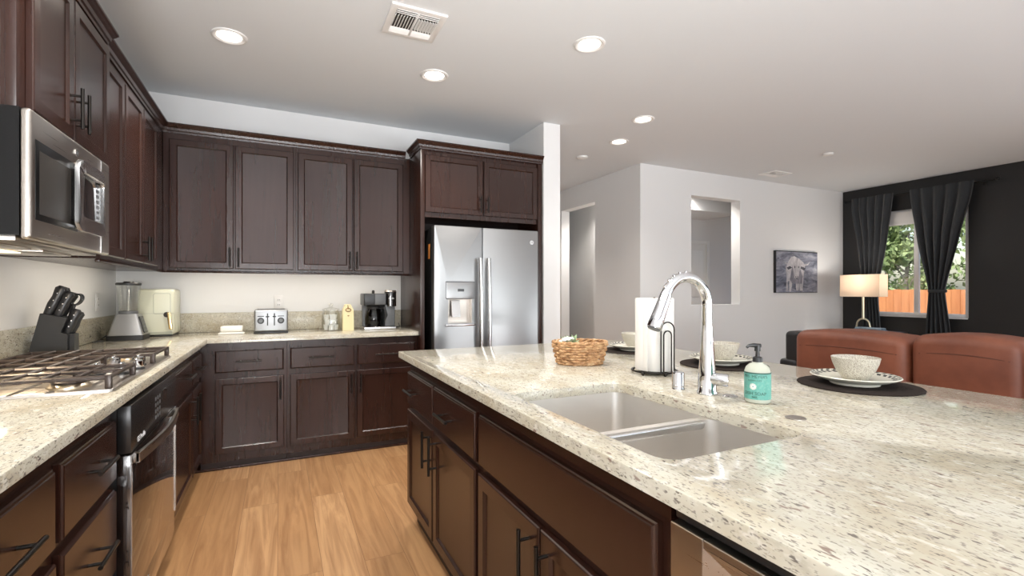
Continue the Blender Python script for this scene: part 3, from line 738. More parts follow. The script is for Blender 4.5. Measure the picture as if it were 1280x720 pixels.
mb = MB(); fbox(mb, FI, -4.97, -4.476, -.87, -.035, 0, .1); mb.build('toe_kick', M['toe'], c)
door(FI, -4.96, -4.49, IZ0, JZ1, c, -4.53, .55, .15)
bk = MB().box(2.601, 2.64, -4.98, -1.915, 0, CB-.001, .002).build('island_back_panel', M['wood'])
tag(bk, 'dark wood back panel of the island under the seating overhang', 'panel')

# ------------------------------------------------------------------ sink, faucet and fittings
sk = thing('double_sink', 'double-bowl stainless sink set under the island worktop', 'sink', (1.955, -3.46, .66))
def bowl(x0, x1, y0, y1, zt, zb, r):
    top = rrect(x0, x1, y0, y1, r, 5); bot = rrect(x0+.012, x1-.012, y0+.012, y1-.012, r, 5); b2 = rrect(x0+.03, x1-.03, y0+.03, y1-.03, r, 5)
    mb = MB(); bm = mb.bm
    rings = [[bm.verts.new((p[0], p[1], z)) for p in lp] for lp, z in ((top, zt), (bot, zb+.02), (b2, zb))]
    n = len(top)
    for a, b in zip(rings[:-1], rings[1:]):
        for k in range(n): bm.faces.new((a[k], a[(k+1) % n], b[(k+1) % n], b[k]))
    bm.faces.new(rings[-1])
    return mb
bw = bowl(1.741, 2.169, -3.497, -3.111, CB-.0005, .68, .035); bw2 = bowl(1.741, 2.169, -3.804, -3.520, CB-.0005, .68, .035)
for b__ in (bw, bw2):
    bmesh.ops.recalc_face_normals(b__.bm, faces=b__.bm.faces[:]); bmesh.ops.reverse_faces(b__.bm, faces=b__.bm.faces[:])
b1 = bw.build('bowl', M['steel_sink'], sk, recalc=False); b2 = bw2.build('bowl', M['steel_sink'], sk, recalc=False)
MB().prism(rect(1.738, 2.195, -3.812, -3.085), [rrect(1.741, 2.169, -3.497, -3.111, .035, 5), rrect(1.741, 2.169, -3.804, -3.520, .035, 5)], lambda u, v, d: (u, v, d), CB-.004, CB-.0008).build('flange', M['steel_sink'], sk, False)
MB().box(1.742, 2.168, -3.5225, -3.4945, CB-.03, CB-.003, .008, 4).build('divider', M['steel_bar'], sk)
for (b, y) in ((b1, -3.31), (b2, -3.66)): MB().lathe([(0, .002), (.035, .002), (.043, .004), (.045, .001)], (1.97, y, .68), 28).build('drain', M['chrome'], b)

fx, fy = 2.297, -3.389
fc = thing('faucet', 'chrome pull-down gooseneck faucet behind the island sink', 'faucet', (fx, fy, CT))
MB().lathe([(0, .0005), (.031, .0005), (.031, .006), (.0275, .012), (.0265, .06), (.0215, .125), (.0165, .20), (.016, .215), (0, .215)], (fx, fy, CT), 28).build('base_column', M['chrome'], fc)
pts = [(fx, fy, CT+.20), (fx, fy, 1.15)] + arc((fx-.088, 1.19), .088, 0, 155, 22, lambda a, b: (a, fy, b))
MB().tube(pts, .0155, 18).build('spout', M['chrome'], fc)
e = Vector(pts[-1]); dv = Vector((-math.sin(math.radians(155)), 0, math.cos(math.radians(155))))
sp = MB().tube([e, e+dv*.015, e+dv*.075, e+dv*.108, e+dv*.112], [.0165, .0175, .0205, .0225, .021], 20).build('spray_head', M['chrome'], fc)
MB().tube([e+dv*.1125, e+dv*.115], [.019, .018], 18).build('spray_face', M['grey_plastic'], sp)
nb = Vector((-.9, 0, .42))
MB().box(-.004, .004, -.004, .004, -.012, .012, .002).build('spray_button', M['chrome'], sp).location = (e+dv*.06+Vector((-.020, 0, .008)))-ORG[fc.name]
rb = MB()
for i in range(5):
    a = math.radians(90+i*14); p = Vector((fx-.088+.103*math.cos(a), fy, 1.19+.103*math.sin(a))); q = Vector((math.cos(a), 0, math.sin(a)))
    rb.tube([p-q*.002, p+q*.0045], [.006, .004], 10)
rb.build('spout_ridges', M['chrome'], fc)
lv = MB().tube([(fx, fy-.006, CT+.05), (fx+.010, fy-.030, CT+.049), (fx+.022, fy-.057, CT+.048), (fx+.024, fy-.060, CT+.048)], [.0195, .0195, .0195, .0165], 18).build('lever', M['chrome'], fc)

ag = thing('air_gap_cap', 'short chrome cylinder cap on the worktop left of the faucet', 'sink fitting', (2.272, -3.292, CT))
MB().lathe([(0, .0005), (.021, .0005), (.0195, .004), (.0195, .05), (.0175, .055), (0, .056)], (2.272, -3.292, CT), 26).build('cap', M['chrome'], ag)
MB().lathe([(.0196, .008), (.0203, .009), (.0203, .012), (.0196, .013)], (2.272, -3.292, CT), 26).build('ring', M['steel_bar'], ag)
hc = MB().lathe([(0, .0005), (.022, .0005), (.0225, .003), (.018, .0045), (.015, .003), (0, .003)], (2.325, -3.452, CT), 28).build('sink_hole_cover', M['chrome'])
tag(hc, 'flat chrome hole cover on the worktop just right of the faucet', 'sink fitting')
hc = MB().lathe([(0, .0005), (.024, .0005), (.024, .002), (.021, .0032), (0, .0035)], (2.262, -3.702, CT), 28).build('sink_hole_cover', M['steel_warm'])
tag(hc, 'flat brushed metal disc on the worktop in front of the soap bottle', 'sink fitting')

# ------------------------------------------------------------------ things on the island
sx_, sy_ = 2.335, -3.538
sb = thing('soap_dispenser', 'mint-labelled dish soap pump bottle on the island by the sink', 'soap bottle', (sx_, sy_, CT))
R = .0345
MB().lathe([(0, .0005), (R-.004, .0005), (R, .005), (R, .092), (R-.004, .103), (R-.013, .111), (.015, .114), (.0145, .117), (0, .117)], (sx_, sy_, CT), 36).build('bottle', M['soap'], sb)
lb = MB().lathe([(R+.0004, .013), (R+.0007, .013), (R+.0007, .089), (R+.0004, .089)], (sx_, sy_, CT), 48, close=True).build('label', M['teal_label'], sb)
MB().lathe([(R+.0008, .0855), (R+.0011, .0855), (R+.0011, .0895), (R+.0008, .0895)], (sx_, sy_, CT), 48, close=True).build('label_band', M['dark_ink'], lb)
fa = math.atan2(-4.4972-sy_, 1.0859-sx_)-.22
def wrap(u, v, d):
    a = fa+u/R; return (sx_+(R+.0007+d)*math.cos(a), sy_+(R+.0007+d)*math.sin(a), CT+v)
for body, size, z in (("MRS. MEYER'S", .0115, .078), ('CLEAN DAY', .0068, .067), ('DISH SOAP', .0125, .030), ('BASIL', .006, .020)):
    text_mb(body, size, lambda u, v, d, z=z: wrap(u, v+z, d), .0004).build('label_lettering', M['dark_ink'], lb, False)
fl = MB()
for k in range(14):
    a = 2*PI*k/14
    fl.bm.faces.new([fl.bm.verts.new(wrap(-.004+q*math.cos(a+w_), .050+q*math.sin(a+w_), .0005)) for q, w_ in ((.002, -.3), (.0085, -.16), (.0095, 0), (.0085, .16), (.002, .3))])
fl.build('label_flower', M['petal'], lb, False)
pm = MB().lathe([(.0135, .115), (.0135, .127), (.0115, .131), (.006, .133), (.005, .150), (0, .150)], (sx_, sy_, CT), 24)
pm.tube([(sx_, sy_, CT+.148), (sx_, sy_, CT+.166)], [.0085, .0075], 14)
nd = Vector((-.80, .35, 0)).normalized()
pm.tube([Vector((sx_, sy_, CT+.163))-nd*.008, Vector((sx_, sy_, CT+.165))+nd*.012, Vector((sx_, sy_, CT+.164))+nd*.026, Vector((sx_, sy_, CT+.158))+nd*.032], [.0065, .006, .0045, .0035], 10)
pm.build('pump', M['black_plastic'], sb)

# paper towel holder and roll
tx, ty = 2.415, -3.02
ph = thing('paper_towel_holder', 'dark wire paper towel holder with two arched wires beside the sink', 'paper towel holder', (tx, ty, CT))
wr = MB(); n = 30
wr.tube([(tx+.085*math.cos(2*PI*i/n), ty+.085*math.sin(2*PI*i/n), CT+.012) for i in range(n)], .0035, 8, cyc=True)
for a in (math.radians(200), math.radians(255), math.radians(20), math.radians(120)): wr.sphere((tx+.088*math.cos(a), ty+.088*math.sin(a), CT+.0075), .007, u=10, v=8)
wr.cyl((tx, ty, CT+.010), (tx, ty, CT+.298), .004, seg=8); wr.tube([(tx-.085, ty, CT+.012), (tx+.085, ty, CT+.012)], .003, 8)
wr.tube([(tx, ty-.085, CT+.012), (tx, ty+.085, CT+.012)], .003, 8)
wr.build('base_wire', M['bronze'], ph)
ca = math.radians(-98)   # where the arches stand on the ring
cd = Vector((math.cos(ca), math.sin(ca), 0)); ct_ = Vector((-math.sin(ca), math.cos(ca), 0))
for (w, hgt, off) in ((.029, .205, .086), (.017, .172, .086)):
    b0 = Vector((tx, ty, CT))+cd*off
    pts = [b0-ct_*w+Vector((0, 0, .012)), b0-ct_*w+Vector((0, 0, hgt-w))]
    pts += [b0+ct_*(-w*math.cos(PI*i/10))+Vector((0, 0, hgt-w+w*math.sin(PI*i/10))) for i in range(1, 10)]
    pts += [b0+ct_*w+Vector((0, 0, hgt-w)), b0+ct_*w+Vector((0, 0, .012))]
    MB().tube(pts, .0027, 8).build('arched_wire', M['bronze'], ph)
pr = thing('paper_towel_roll', 'full white paper towel roll standing on the wire holder', 'paper towel', (tx, ty, CT+.016))
rp = [(.019, .0), (.072, .0), (.0735, .004), (.0735, .274), (.072, .278), (.019, .278)]
MB().lathe(rp, (tx, ty, CT+.0165), 48, close=True).box(tx-.074, tx-.0715, ty-.045, ty-.02, CT+.018, CT+.293, .001).build('towel', M['paper'], pr)
MB().lathe([(.0165, -.0005), (.0185, -.0005), (.0185, .2785), (.0165, .2785)], (tx, ty, CT+.0165), 24, close=True).build('cardboard_tube', M['roll_core'], pr)

# wicker basket
bx_, by_ = 2.285, -2.69
bs = thing('wicker_basket', 'small oval woven wicker basket on the far end of the island', 'basket', (bx_, by_, CT))
ba = math.radians(-25.6)
def ov(a, r, z, w=0):
    u, v = (.098+r+w)*math.cos(a), (.072+r+w)*math.sin(a)
    return (bx_+u*math.cos(ba)-v*math.sin(ba), by_+u*math.sin(ba)+v*math.cos(ba), CT+z)
wv = MB(); NS = 22
for lvl in range(8):
    z = .009+lvl*.0112; fr = .018*lvl/7
    wv.tube([ov(2*PI*i/132, fr, z+random.uniform(-.0012, .0012), .0055*math.sin(NS/2*2*PI*i/132+PI*lvl)) for i in range(132)], .0052, 6, cyc=True)
wv.build('woven_side', M['wicker'], bs)
wv = MB()
for i in range(NS):
    a = 2*PI*i/NS; wv.tube([ov(a, -.002, .004), ov(a, .018, .098)], .0028, 6)
wv.build('stakes', M['wicker'], bs)
wv = MB()
for s_ in (0, 1): wv.tube([ov(2*PI*i/96, .019, .098+.003*math.sin(i*.8+PI*s_), .003*math.cos(i*.8+PI*s_)) for i in range(96)], .005, 6, cyc=True)
wv.build('rim', M['wicker'], bs)
bm_ = MB(); bm_.prism([ov(2*PI*i/40, 0, 0)[:2] for i in range(40)], [], lambda u, v, d: (u, v, d), CT+.001, CT+.007); bm_.build('base', M['wicker'], bs)
# little plant with white flowers in the basket
px_, py_ = bx_-.062, by_+.015
pl = thing('flower_bunch', 'small white and green artificial flower bunch inside the wicker basket', 'plant', (px_, py_, CT+.008))
lf = MB()
for i in range(70):
    a = random.uniform(0, 2*PI); el = random.uniform(.1, 1.3); r = random.uniform(.022, .045)
    c0 = Vector((px_+random.uniform(-.01, .045), py_+random.uniform(-.02, .02), CT+.07+random.uniform(0, .03))); d = Vector((math.cos(a)*math.cos(el), math.sin(a)*math.cos(el), math.sin(el)))
    s_ = d.cross(Vector((0, 0, 1))).normalized()*.009; nn = s_.cross(d).normalized()*.003; tip = c0+d*r
    mid = c0+d*r*.55
    lf.bm.faces.new([lf.bm.verts.new(p) for p in (c0, mid+s_+nn, tip, mid-s_+nn)])
lf.solidify(.001).build('leaves', M['leaf_soft'], pl)
pt = MB()
for i in range(15):
    c0 = (px_-.008+random.uniform(-.022, .03), py_+random.uniform(-.022, .022), CT+.098+random.uniform(0, .02)); pt.sphere(c0, .011, 1, 1, .7, 10, 6)
pt.build('flowers', M['petal'], pl)
st = MB()
for i in range(6): st.tube([(px_+.005, py_, CT+.0085), (px_+random.uniform(-.01, .02), py_+random.uniform(-.02, .02), CT+.09)], .003, 6)
st.build('stems', M['leaf_soft'], pl)

# place settings
def plate_setting(x, y, first=None, labels=None, rot=0):
    out = []
    if first is None:
        m_ = MB().lathe([(0, .0005), (.178, .0005), (.180, .0025), (.178, .0045), (0, .0045)], (0, 0, 0), 64).build('placemat', M['mat_dark'])
        p = thing('plate', '', 'plate')
        dish = MB().lathe([(0, .006), (.062, .006), (.064, 0), (.072, 0), (.075, .008), (.100, .014), (.128, .026), (.131, .0285), (.129, .031), (.100, .0215), (.078, .0155), (0, .0145)], (0, 0, 0), 64).build('dish', M['plate'], p, local=True)
        pat = MB()
        for k in range(30):
            a = 2*PI*k/30
            for (r0, r1, w, skew) in ((.104, .117, .062, .07), (.119, .1275, .05, -.07)):
                def pz(r): return .0215+(r-.100)/(.129-.100)*(.031-.0215)+.0004
                pat.bm.faces.new([pat.bm.verts.new((r*math.cos(t_), r*math.sin(t_), pz(r))) for r, t_ in ((r0, a-w), (r1, a-w+skew), (r1, a+w+skew), (r0, a+w))])
        pat.build('rim_pattern', M['black_ink'], dish, False, local=True)
        b = MB().lathe([(0, .004), (.030, .004), (.031, 0), (.036, 0), (.040, .006), (.056, .028), (.067, .055), (.0715, .074), (.0695, .0755), (.064, .056), (.052, .03), (.03, .011), (0, .010)], (0, 0, 0), 48).build('bowl', M['speckle'])
        first = (m_, p, b)
        objs = first
    else: objs = tuple(copy_tree(o) for o in first)
    for o, dz, (l, cat, g), dxy in zip(objs, (CT, CT+.005, CT+.0205), labels, ((0, 0), (.0, .01), (.005, .01))):
        o.location = (x+dxy[0], y+dxy[1], dz); o.rotation_euler = (0, 0, rot); tag(o, l, cat, g)
    return first
def labs(where): return [('round dark brown woven placemat %s' % where, 'placemat', 'round placemats on the island'),
                         ('cream plate with a dark dashed rim %s' % where, 'plate', 'plates on the island'),
                         ('small speckled stoneware bowl %s' % where, 'bowl', 'bowls on the island')]
f1 = plate_setting(2.865, -3.515, None, labs('nearest the camera, right of the soap bottle'))
plate_setting(2.835, -2.985, f1, labs('behind the faucet, middle of three settings'), .3)
plate_setting(2.82, -2.42, f1, labs('farthest away, half hidden behind the paper towel roll'), .8)

# ------------------------------------------------------------------ things on the left and back worktop
kb = thing('knife_block', 'black knife block with black-handled knives and scissors beside the cooktop', 'knife block', (.1, -1.45, CT))
kp = [(.030, CT+.0005), (.176, CT+.0005), (.178, 1.030), (.152, 1.040), (.176, 1.108), (.078, 1.132)]
MB().prism(kp, [], lambda u, v, d: (u, d, v), -1.50, -1.39, .003).build('block', M['knife_block'], kb, angle=20)
MB().prism([(.154, CT+.0005), (.196, CT+.0005), (.196, 1.030), (.154, 1.036)], [], lambda u, v, d: (u, d, v), -1.475, -1.415, .003).build('front_rest', M['knife_block'], kb, angle=20)
def knife(x, y, z, L, r, lean=.42, ly=0):
    d = Vector((lean, ly, 1)).normalized(); p = Vector((x, y, z))
    k = MB().tube([p-d*.01, p+d*L*.1, p+d*L*.35, p+d*L*.6, p+d*L*.9, p+d*L], [r*.75, r*.9, r*1.05, r*.9, r*1.15, r*.6], 12, flat=.7, up=(0, 1, 0)).build('knife_handle', M['black_plastic'], kb)
    for q in (.25, .5, .75): MB().cyl(p+d*L*q+Vector((0, -r*1.0, 0)), p+d*L*q+Vector((0, r*1.0, 0)), .0025, seg=8).build('rivet', M['steel_bar'], k)
knife(.096, -1.472, 1.126, .145, .021); knife(.096, -1.418, 1.126, .14, .020)
knife(.134, -1.474, 1.118, .125, .020); knife(.134, -1.420, 1.118, .12, .019)
knife(.166, -1.462, 1.040, .115, .019, .36); knife(.172, -1.428, 1.036, .105, .017, .36)
sc_ = MB()
for s_ in (-1, 1):
    c0 = Vector((.196, -1.445+.012*s_, 1.195))
    sc_.tube([c0+Vector((.020*math.cos(2*PI*i/20)+.008*math.sin(2*PI*i/20), .004*s_*math.cos(2*PI*i/20), .026*math.sin(2*PI*i/20))) for i in range(20)], .0042, 8, cyc=True)
    sc_.tube([c0+Vector((-.008, 0, -.024)), Vector((.165, -1.445, 1.105))], [.005, .006], 8)
sc_.build('scissor_loops', M['black_plastic'], kb)

bl = thing('blender', 'grey countertop blender with clear jar and black lid in the corner', 'blender', (.19, -.47, CT))
bx, by = .180, -.47
def frus(w0, d0, w1, d1, z0, z1, r=.015):
    a = rrect(bx-w0/2, bx+w0/2, by-d0/2, by+d0/2, r, 4); b = rrect(bx-w1/2, bx+w1/2, by-d1/2, by+d1/2, r, 4)
    mb = MB(); bm = mb.bm; A = [bm.verts.new((p[0], p[1], z0)) for p in a]; B = [bm.verts.new((p[0], p[1], z1)) for p in b]
    n = len(A)
    for k in range(n): bm.faces.new((A[k], A[(k+1) % n], B[(k+1) % n], B[k]))
    bm.faces.new(A[::-1]); bm.faces.new(B); return mb
frus(.20, .19, .20, .19, CT+.0005, CT+.033).build('foot', M['black_plastic'], bl, angle=25)
mt_ = frus(.192, .18, .118, .115, CT+.034, CT+.172).build('motor_base', M['steel'], bl, angle=25)
cpn = MB().prism(rrect(-.045, .045, .045, .155, .01, 3), [], lambda u, v, d: (bx+.098-.0004-(v-.027)*.255+d, by-.01+u, CT+v), -.002, .006).build('control_pad', M['black_plastic'], mt_, angle=25)
mb = MB()
for i in range(2):
    for j in range(4): mb.box(bx+.096-(.058+j*.025)*.255+.012, bx+.1+.009-(.058+j*.025)*.255+.002, by-.035+i*.036, by-.012+i*.036, CT+.055+j*.025, CT+.069+j*.025, .001)
mb.build('buttons', M['grey_plastic'], cpn)
jp = [(.046, .174), (.050, .180), (.062, .30), (.067, .362), (.0645, .362), (.0595, .30), (.0475, .184), (0, .184)]
jr = MB().lathe(jp, (bx, by, CT), 32).build('jar', M['jar_glass'], bl)
MB().lathe([(.051, .172), (.053, .174), (.053, .190), (.050, .192)], (bx, by, CT), 32).build('jar_collar', M['grey_plastic'], jr)
ll = MB().lathe([(0, .362), (.069, .362), (.070, .366), (.070, .374), (.066, .379), (.03, .380), (.026, .388), (0, .388)], (bx, by, CT), 32).build('lid', M['black_plastic'], bl)
MB().tube([(bx-.05, by+.085, CT+.02), (bx-.12, by+.02, CT+.03), (bx-.14, by-.06, CT+.006), (bx-.10, by-.13, CT+.0055), (bx-.135, by-.20, CT+.0055)], .004, 8).build('cord', M['black_plastic'], bl)

af = thing('air_fryer', 'pale sage air fryer with gold handle on the corner worktop', 'air fryer', (.3, -.19, CT))
MB().box(.19, .407, -.31, -.05, CT+.012, 1.252, .022, 4).build('fryer_body', M['sage'], af)
MB().box(.205, .395, -.30, -.06, CT+.0005, CT+.014, .003).build('foot', M['black_plastic'], af)
dwn = MB().prism(rrect(.284, .386, 1.075, 1.222, .012, 4), [rrect(.287, .383, 1.078, 1.219, .010, 4)], lambda u, v, d: (u, d, v), -.309, -.3118).build('front_outline', M['sage_line'], af, False)
MB().box(.192, .405, -.3104, -.309, 1.078, 1.080).build('drawer_seam', M['sage_line'], af, False)
MB().cyl((.365, -.309, 1.070), (.365, -.328, 1.070), .019, seg=20).build('handle_hub', M['bronze'], af)
MB().prism(rrect(.367, .390, .965, 1.085, .006, 3), [], lambda u, v, d: (u+(1.085-v)*.10, d, v), -.328, -.342, .003).build('handle', M['gold'], af, angle=25)
MB().box(.20, .397, -.312, -.308, CT+.014, CT+.034, .002).build('base_band', M['sage_line'], af)

bt = thing('butter_dish', 'white covered butter dish on the back worktop left of the toaster', 'butter dish', (.765, -.27, CT))
MB().box(.678, .85, -.33, -.21, CT+.0005, CT+.012, .004, 3).box(.690, .838, -.318, -.222, CT+.008, CT+.016, .003).build('dish', M['ceramic'], bt)
ld_ = MB().box(.690, .838, -.318, -.222, CT+.018, CT+.062, .012, 4).build('cover', M['ceramic'], bt)

ts = thing('toaster', 'stainless two-slice toaster with two dials on the back worktop', 'toaster', (1.03, -.26, CT))
MB().box(.914, 1.148, -.355, -.17, CT+.012, 1.096, .014, 4).build('toaster_body', M['steel'], ts)
MB().box(.912, 1.150, -.36, -.165, CT+.0005, CT+.014, .004).build('base', M['black_plastic'], ts)
MB().box(.935, 1.125, -.325, -.285, 1.0955, 1.098).box(.935, 1.125, -.245, -.205, 1.0955, 1.098).build('slots', M['black_plastic'], ts)
FT_ = lambda u, d, z: (u, -.355-d, z)
for u in (.960, 1.098):
    k = MB().cyl(FT_(u, -.001, 1.012), FT_(u, .003, 1.012), .024, seg=24).build('dial_ring', M['black_plastic'], ts)
    MB().cyl(FT_(u, .003, 1.012), FT_(u, .016, 1.012), .013, seg=20).build('dial', M['grey_plastic'], k)
for u in (1.006, 1.053):
    mb = MB(); fbox(mb, FT_, u-.004, u+.004, -.001, .0010, .975, 1.068); k = mb.build('lever_slot', M['black_ink'], ts)
    mb = MB(); fbox(mb, FT_, u-.013, u+.013, 0, .012, 1.038, 1.048, .003); mb.build('lever', M['black_plastic'], k)
mb = MB()
for u in (.960, 1.098): fbox(mb, FT_, u-.022, u+.022, -.001, .0008, 1.043, 1.049)
mb.build('dial_marks', M['black_ink'], ts)

jx, jy = 1.468, -.27
jr = thing('glass_jar', 'clear glass jar with lid holding white pods on the back worktop', 'jar', (jx, jy, CT))
MB().lathe([(0, .0005), (.066, .0005), (.070, .006), (.072, .06), (.070, .14), (.060, .158), (.060, .166), (.056, .166), (.056, .155), (.066, .138), (.068, .06), (.066, .008), (0, .006)], (jx, jy, CT), 32).build('jar_body', M['jar_glass'], jr)
MB().lathe([(0, .167), (.066, .167), (.068, .172), (.064, .180), (.02, .190), (.012, .197), (.019, .212), (.014, .224), (0, .227)], (jx, jy, CT), 32).build('jar_lid', M['jar_glass'], jr)
k = 0
for lv_, z in enumerate((.0085, .0505, .0925)):
    for i in range(4 if lv_ < 2 else 3):
        a = 2*PI*i/(4 if lv_ < 2 else 3)+lv_*.6
        p = MB().lathe([(0, 0), (.017, 0), (.021, .036), (.0225, .037), (.0225, .040), (0, .040)], (0, 0, 0), 18).build('coffee_pod', M['white'])
        p.location = (jx+.036*math.cos(a), jy+.036*math.sin(a), CT+z)
        tag(p, 'white coffee pod inside the clear glass jar', 'coffee pod', 'coffee pods in the jar')

yc = thing('yellow_carton', 'cream yellow carton with brown bell emblem beside the glass jar', 'carton', (1.6, -.27, CT))
MB().prism([(1.555, CT+.0005), (1.643, CT+.0005), (1.640, 1.085), (1.618, 1.128), (1.580, 1.128), (1.558, 1.085)], [], lambda u, v, d: (u, d, v), -.315, -.225, .004).build('carton_body', M['cream'], yc, angle=25)
em = MB().tube([(1.599+.021*math.cos(2*PI*i/24), -.3155, 1.083+.012*math.sin(2*PI*i/24)) for i in range(24)], .0035, 6, cyc=True)
em.tube([(1.595, -.3155, 1.125), (1.597, -.316, 1.10), (1.603, -.3155, 1.088)], [.002, .004, .002], 6)
em.build('emblem', M['brown_ink'], yc)
MB().sphere((1.600, -.315, 1.035), .006, 1.4, .3, .7, 10, 6).build('small_print', M['brown_ink'], yc)

cm = thing('coffee_maker', 'black coffee maker with glass carafe on the back worktop by the fridge surround', 'coffee maker', (1.86, -.26, CT))
MB().box(1.722, 1.990, -.345, -.11, CT+.0005, CT+.024, .006, 3).build('base', M['steel_bar'], cm)
MB().box(1.900, 1.985, -.30, -.115, CT+.024, 1.125, .008, 3).box(1.735, 1.90, -.17, -.115, CT+.024, 1.125, .006).build('tower', M['grey_plastic'], cm)
MB().box(1.722, 1.905, -.325, -.115, 1.118, 1.218, .008, 3).build('brew_head', M['black_plastic'], cm)
MB().box(1.812, 1.900, -.330, -.324, 1.124, 1.212, .002).build('control_face', M['grey_plastic'], cm)
MB().cyl((1.808, -.26, 1.218), (1.808, -.26, 1.238), .012, seg=16).box(1.800, 1.816, -.275, -.245, 1.236, 1.246, .003).build('top_latch', M['bronze'], cm)
pc = MB().cyl((1.951, -.265, 1.108), (1.951, -.265, 1.232), .05, seg=36).build('pod_holder', M['black_gloss'], cm)
MB().cyl((1.951, -.265, 1.232), (1.951, -.265, 1.246), .051, .046, seg=36).build('lid', M['steel_warm'], pc)
text_mb('NINJA', .018, lambda u, v, d: (1.951+(.0502+d)*math.sin(u/.05), -.265-(.0502+d)*math.cos(u/.05), 1.176+v)).build('brand_lettering', M['white_ink'], pc, False)
cf = MB().lathe([(0, .001), (.064, .001), (.070, .010), (.073, .06), (.068, .12), (.052, .155), (.048, .155), (.064, .118), (.069, .06), (.066, .012), (0, .006)], (1.812, -.255, CT+.025), 32).build('carafe', M['smoke_glass'], cm)
MB().lathe([(.050, .150), (.056, .153), (.058, .168), (.05, .176), (0, .176)], (1.812, -.255, CT+.025), 32).build('carafe_lid', M['black_plastic'], cf)
MB().lathe([(0, .0065), (.062, .0125), (.066, .035), (.0672, .06), (0, .06)], (1.812, -.255, CT+.025), 32).build('coffee', mat('brewed_coffee', (.015, .008, .005), .1), cf)
MB().tube([(1.855, -.30, CT+.185), (1.888, -.345, CT+.180), (1.903, -.352, CT+.12), (1.89, -.335, CT+.075)], [.008, .009, .009, .006], 10).build('carafe_handle', M['black_plastic'], cf)
MB().tube([(1.988, -.16, CT+.012), (2.03, -.14, CT+.006), (2.07, -.10, CT+.006), (2.075, -.03, CT+.03)], .004, 8).build('cord', M['black_plastic'], cm)

# outlets
def outlet(label, F, u, z):
    o = thing('wall_outlet', label, 'outlet', F(u, 0, z))
    mb = MB(); fbox(mb, F, u-.035, u+.035, .0003, .006, z-.058, z+.058, .003); mb.build('cover_plate', M['outlet'], o)
    for q in (-.02, .02):
        mb = MB(); fbox(mb, F, u-.016, u+.016, .005, .008, z+q-.014, z+q+.014, .002); s_ = mb.build('socket', M['outlet'], o)
        mb = MB(); fbox(mb, F, u-.007, u-.004, .0078, .0084, z+q-.005, z+q+.005); fbox(mb, F, u+.004, u+.007, .0078, .0084, z+q-.005, z+q+.005); mb.build('slots', M['black_ink'], s_)
outlet('white wall outlet above the toaster on the back wall', F_back(0), 1.083, 1.145)
outlet('white wall outlet on the left wall behind the blender', F_left(0), -.42, 1.165)

# ------------------------------------------------------------------ ceiling fittings
def can(x, y, label, w=1.0):
    o = thing('recessed_downlight', label, 'downlight', (x, y, ZC), 'recessed ceiling downlights')
    MB().lathe([(.066, -.001), (.068, -.004), (.086, -.010), (.094, -.007), (.096, -.0005), (.066, -.0005)], (x, y, ZC), 40, close=True).build('trim_ring', M['trim'], o)
    MB().lathe([(0, -.001), (.066, -.001), (.066, -.0035), (0, -.0055)], (x, y, ZC), 40).build('diffuser', M['can_glow'], o)
    d = bpy.data.lights.new('downlight_lamp', 'SPOT'); d.energy = CAN_W*4*w; d.color = CAN_COL; d.spot_size = math.radians(122); d.spot_blend = .75; d.shadow_soft_size = .06
    l = bpy.data.objects.new('downlight_lamp', d); C.objects.link(l); l.parent = o; l.location = (0, 0, -.075)
can(.82, -1.184, 'lit recessed downlight nearest the left wall cabinets, ahead of the microwave', 1.5)
can(2.065, -1.203, 'lit recessed downlight in front of the fridge below the square vent', 1.2)
can(2.797, -2.028, 'lit recessed downlight over the far end of the island, largest right of the vent', .9)
can(3.967, -1.155, 'lit recessed downlight right of the white fridge wall, the nearer of the small pair', .5)
can(4.179, -.551, 'lit recessed downlight nearest the hallway, the farther of the small pair', .5)
can(.85, -2.75, 'lit recessed downlight above the aisle beside the microwave cabinet', 1.5)
can(2.0, -2.95, 'added out-of-view downlight over the island edge by the sink', .8)  # extra lamp out of view, added to brighten the kitchen
can(4.1, 1.9, 'added out-of-view downlight farther along the hallway behind the white wall', .9)  # hidden lamp added to brighten the hallway
can(6.25, .42, 'added out-of-view downlight over the stairs behind the square wall opening', 1.3)  # hidden lamp added to light the space behind the wall opening
can(5.25, 1.2, 'added out-of-view downlight in the alcove off the hallway', 1.6)  # hidden lamp added so the alcove is not dark
sd = thing('smoke_detector', 'small unlit white round ceiling fitting near the hall opening', 'smoke detector', (4.156, .073, ZC))
MB().lathe([(0, -.022), (.04, -.022), (.058, -.016), (.062, -.0005), (0, -.0005)], (4.156, .073, ZC), 32).build('housing', M['white'], sd)
MB().lathe([(0, -.026), (.018, -.026), (.022, -.022), (0, -.0215)], (4.156, .073, ZC), 24).build('sensor', M['trim'], sd)
sd = thing('smoke_detector', 'small white round smoke detector on the living room ceiling', 'smoke detector', (6.513, -1.199, ZC))
MB().lathe([(0, -.018), (.045, -.018), (.052, -.012), (.055, -.0005), (0, -.0005)], (6.513, -1.199, ZC), 32).build('housing', M['white'], sd)
MB().lathe([(0, -.021), (.014, -.021), (.018, -.018), (0, -.0175)], (6.513, -1.199, ZC), 24).build('sensor', M['trim'], sd)

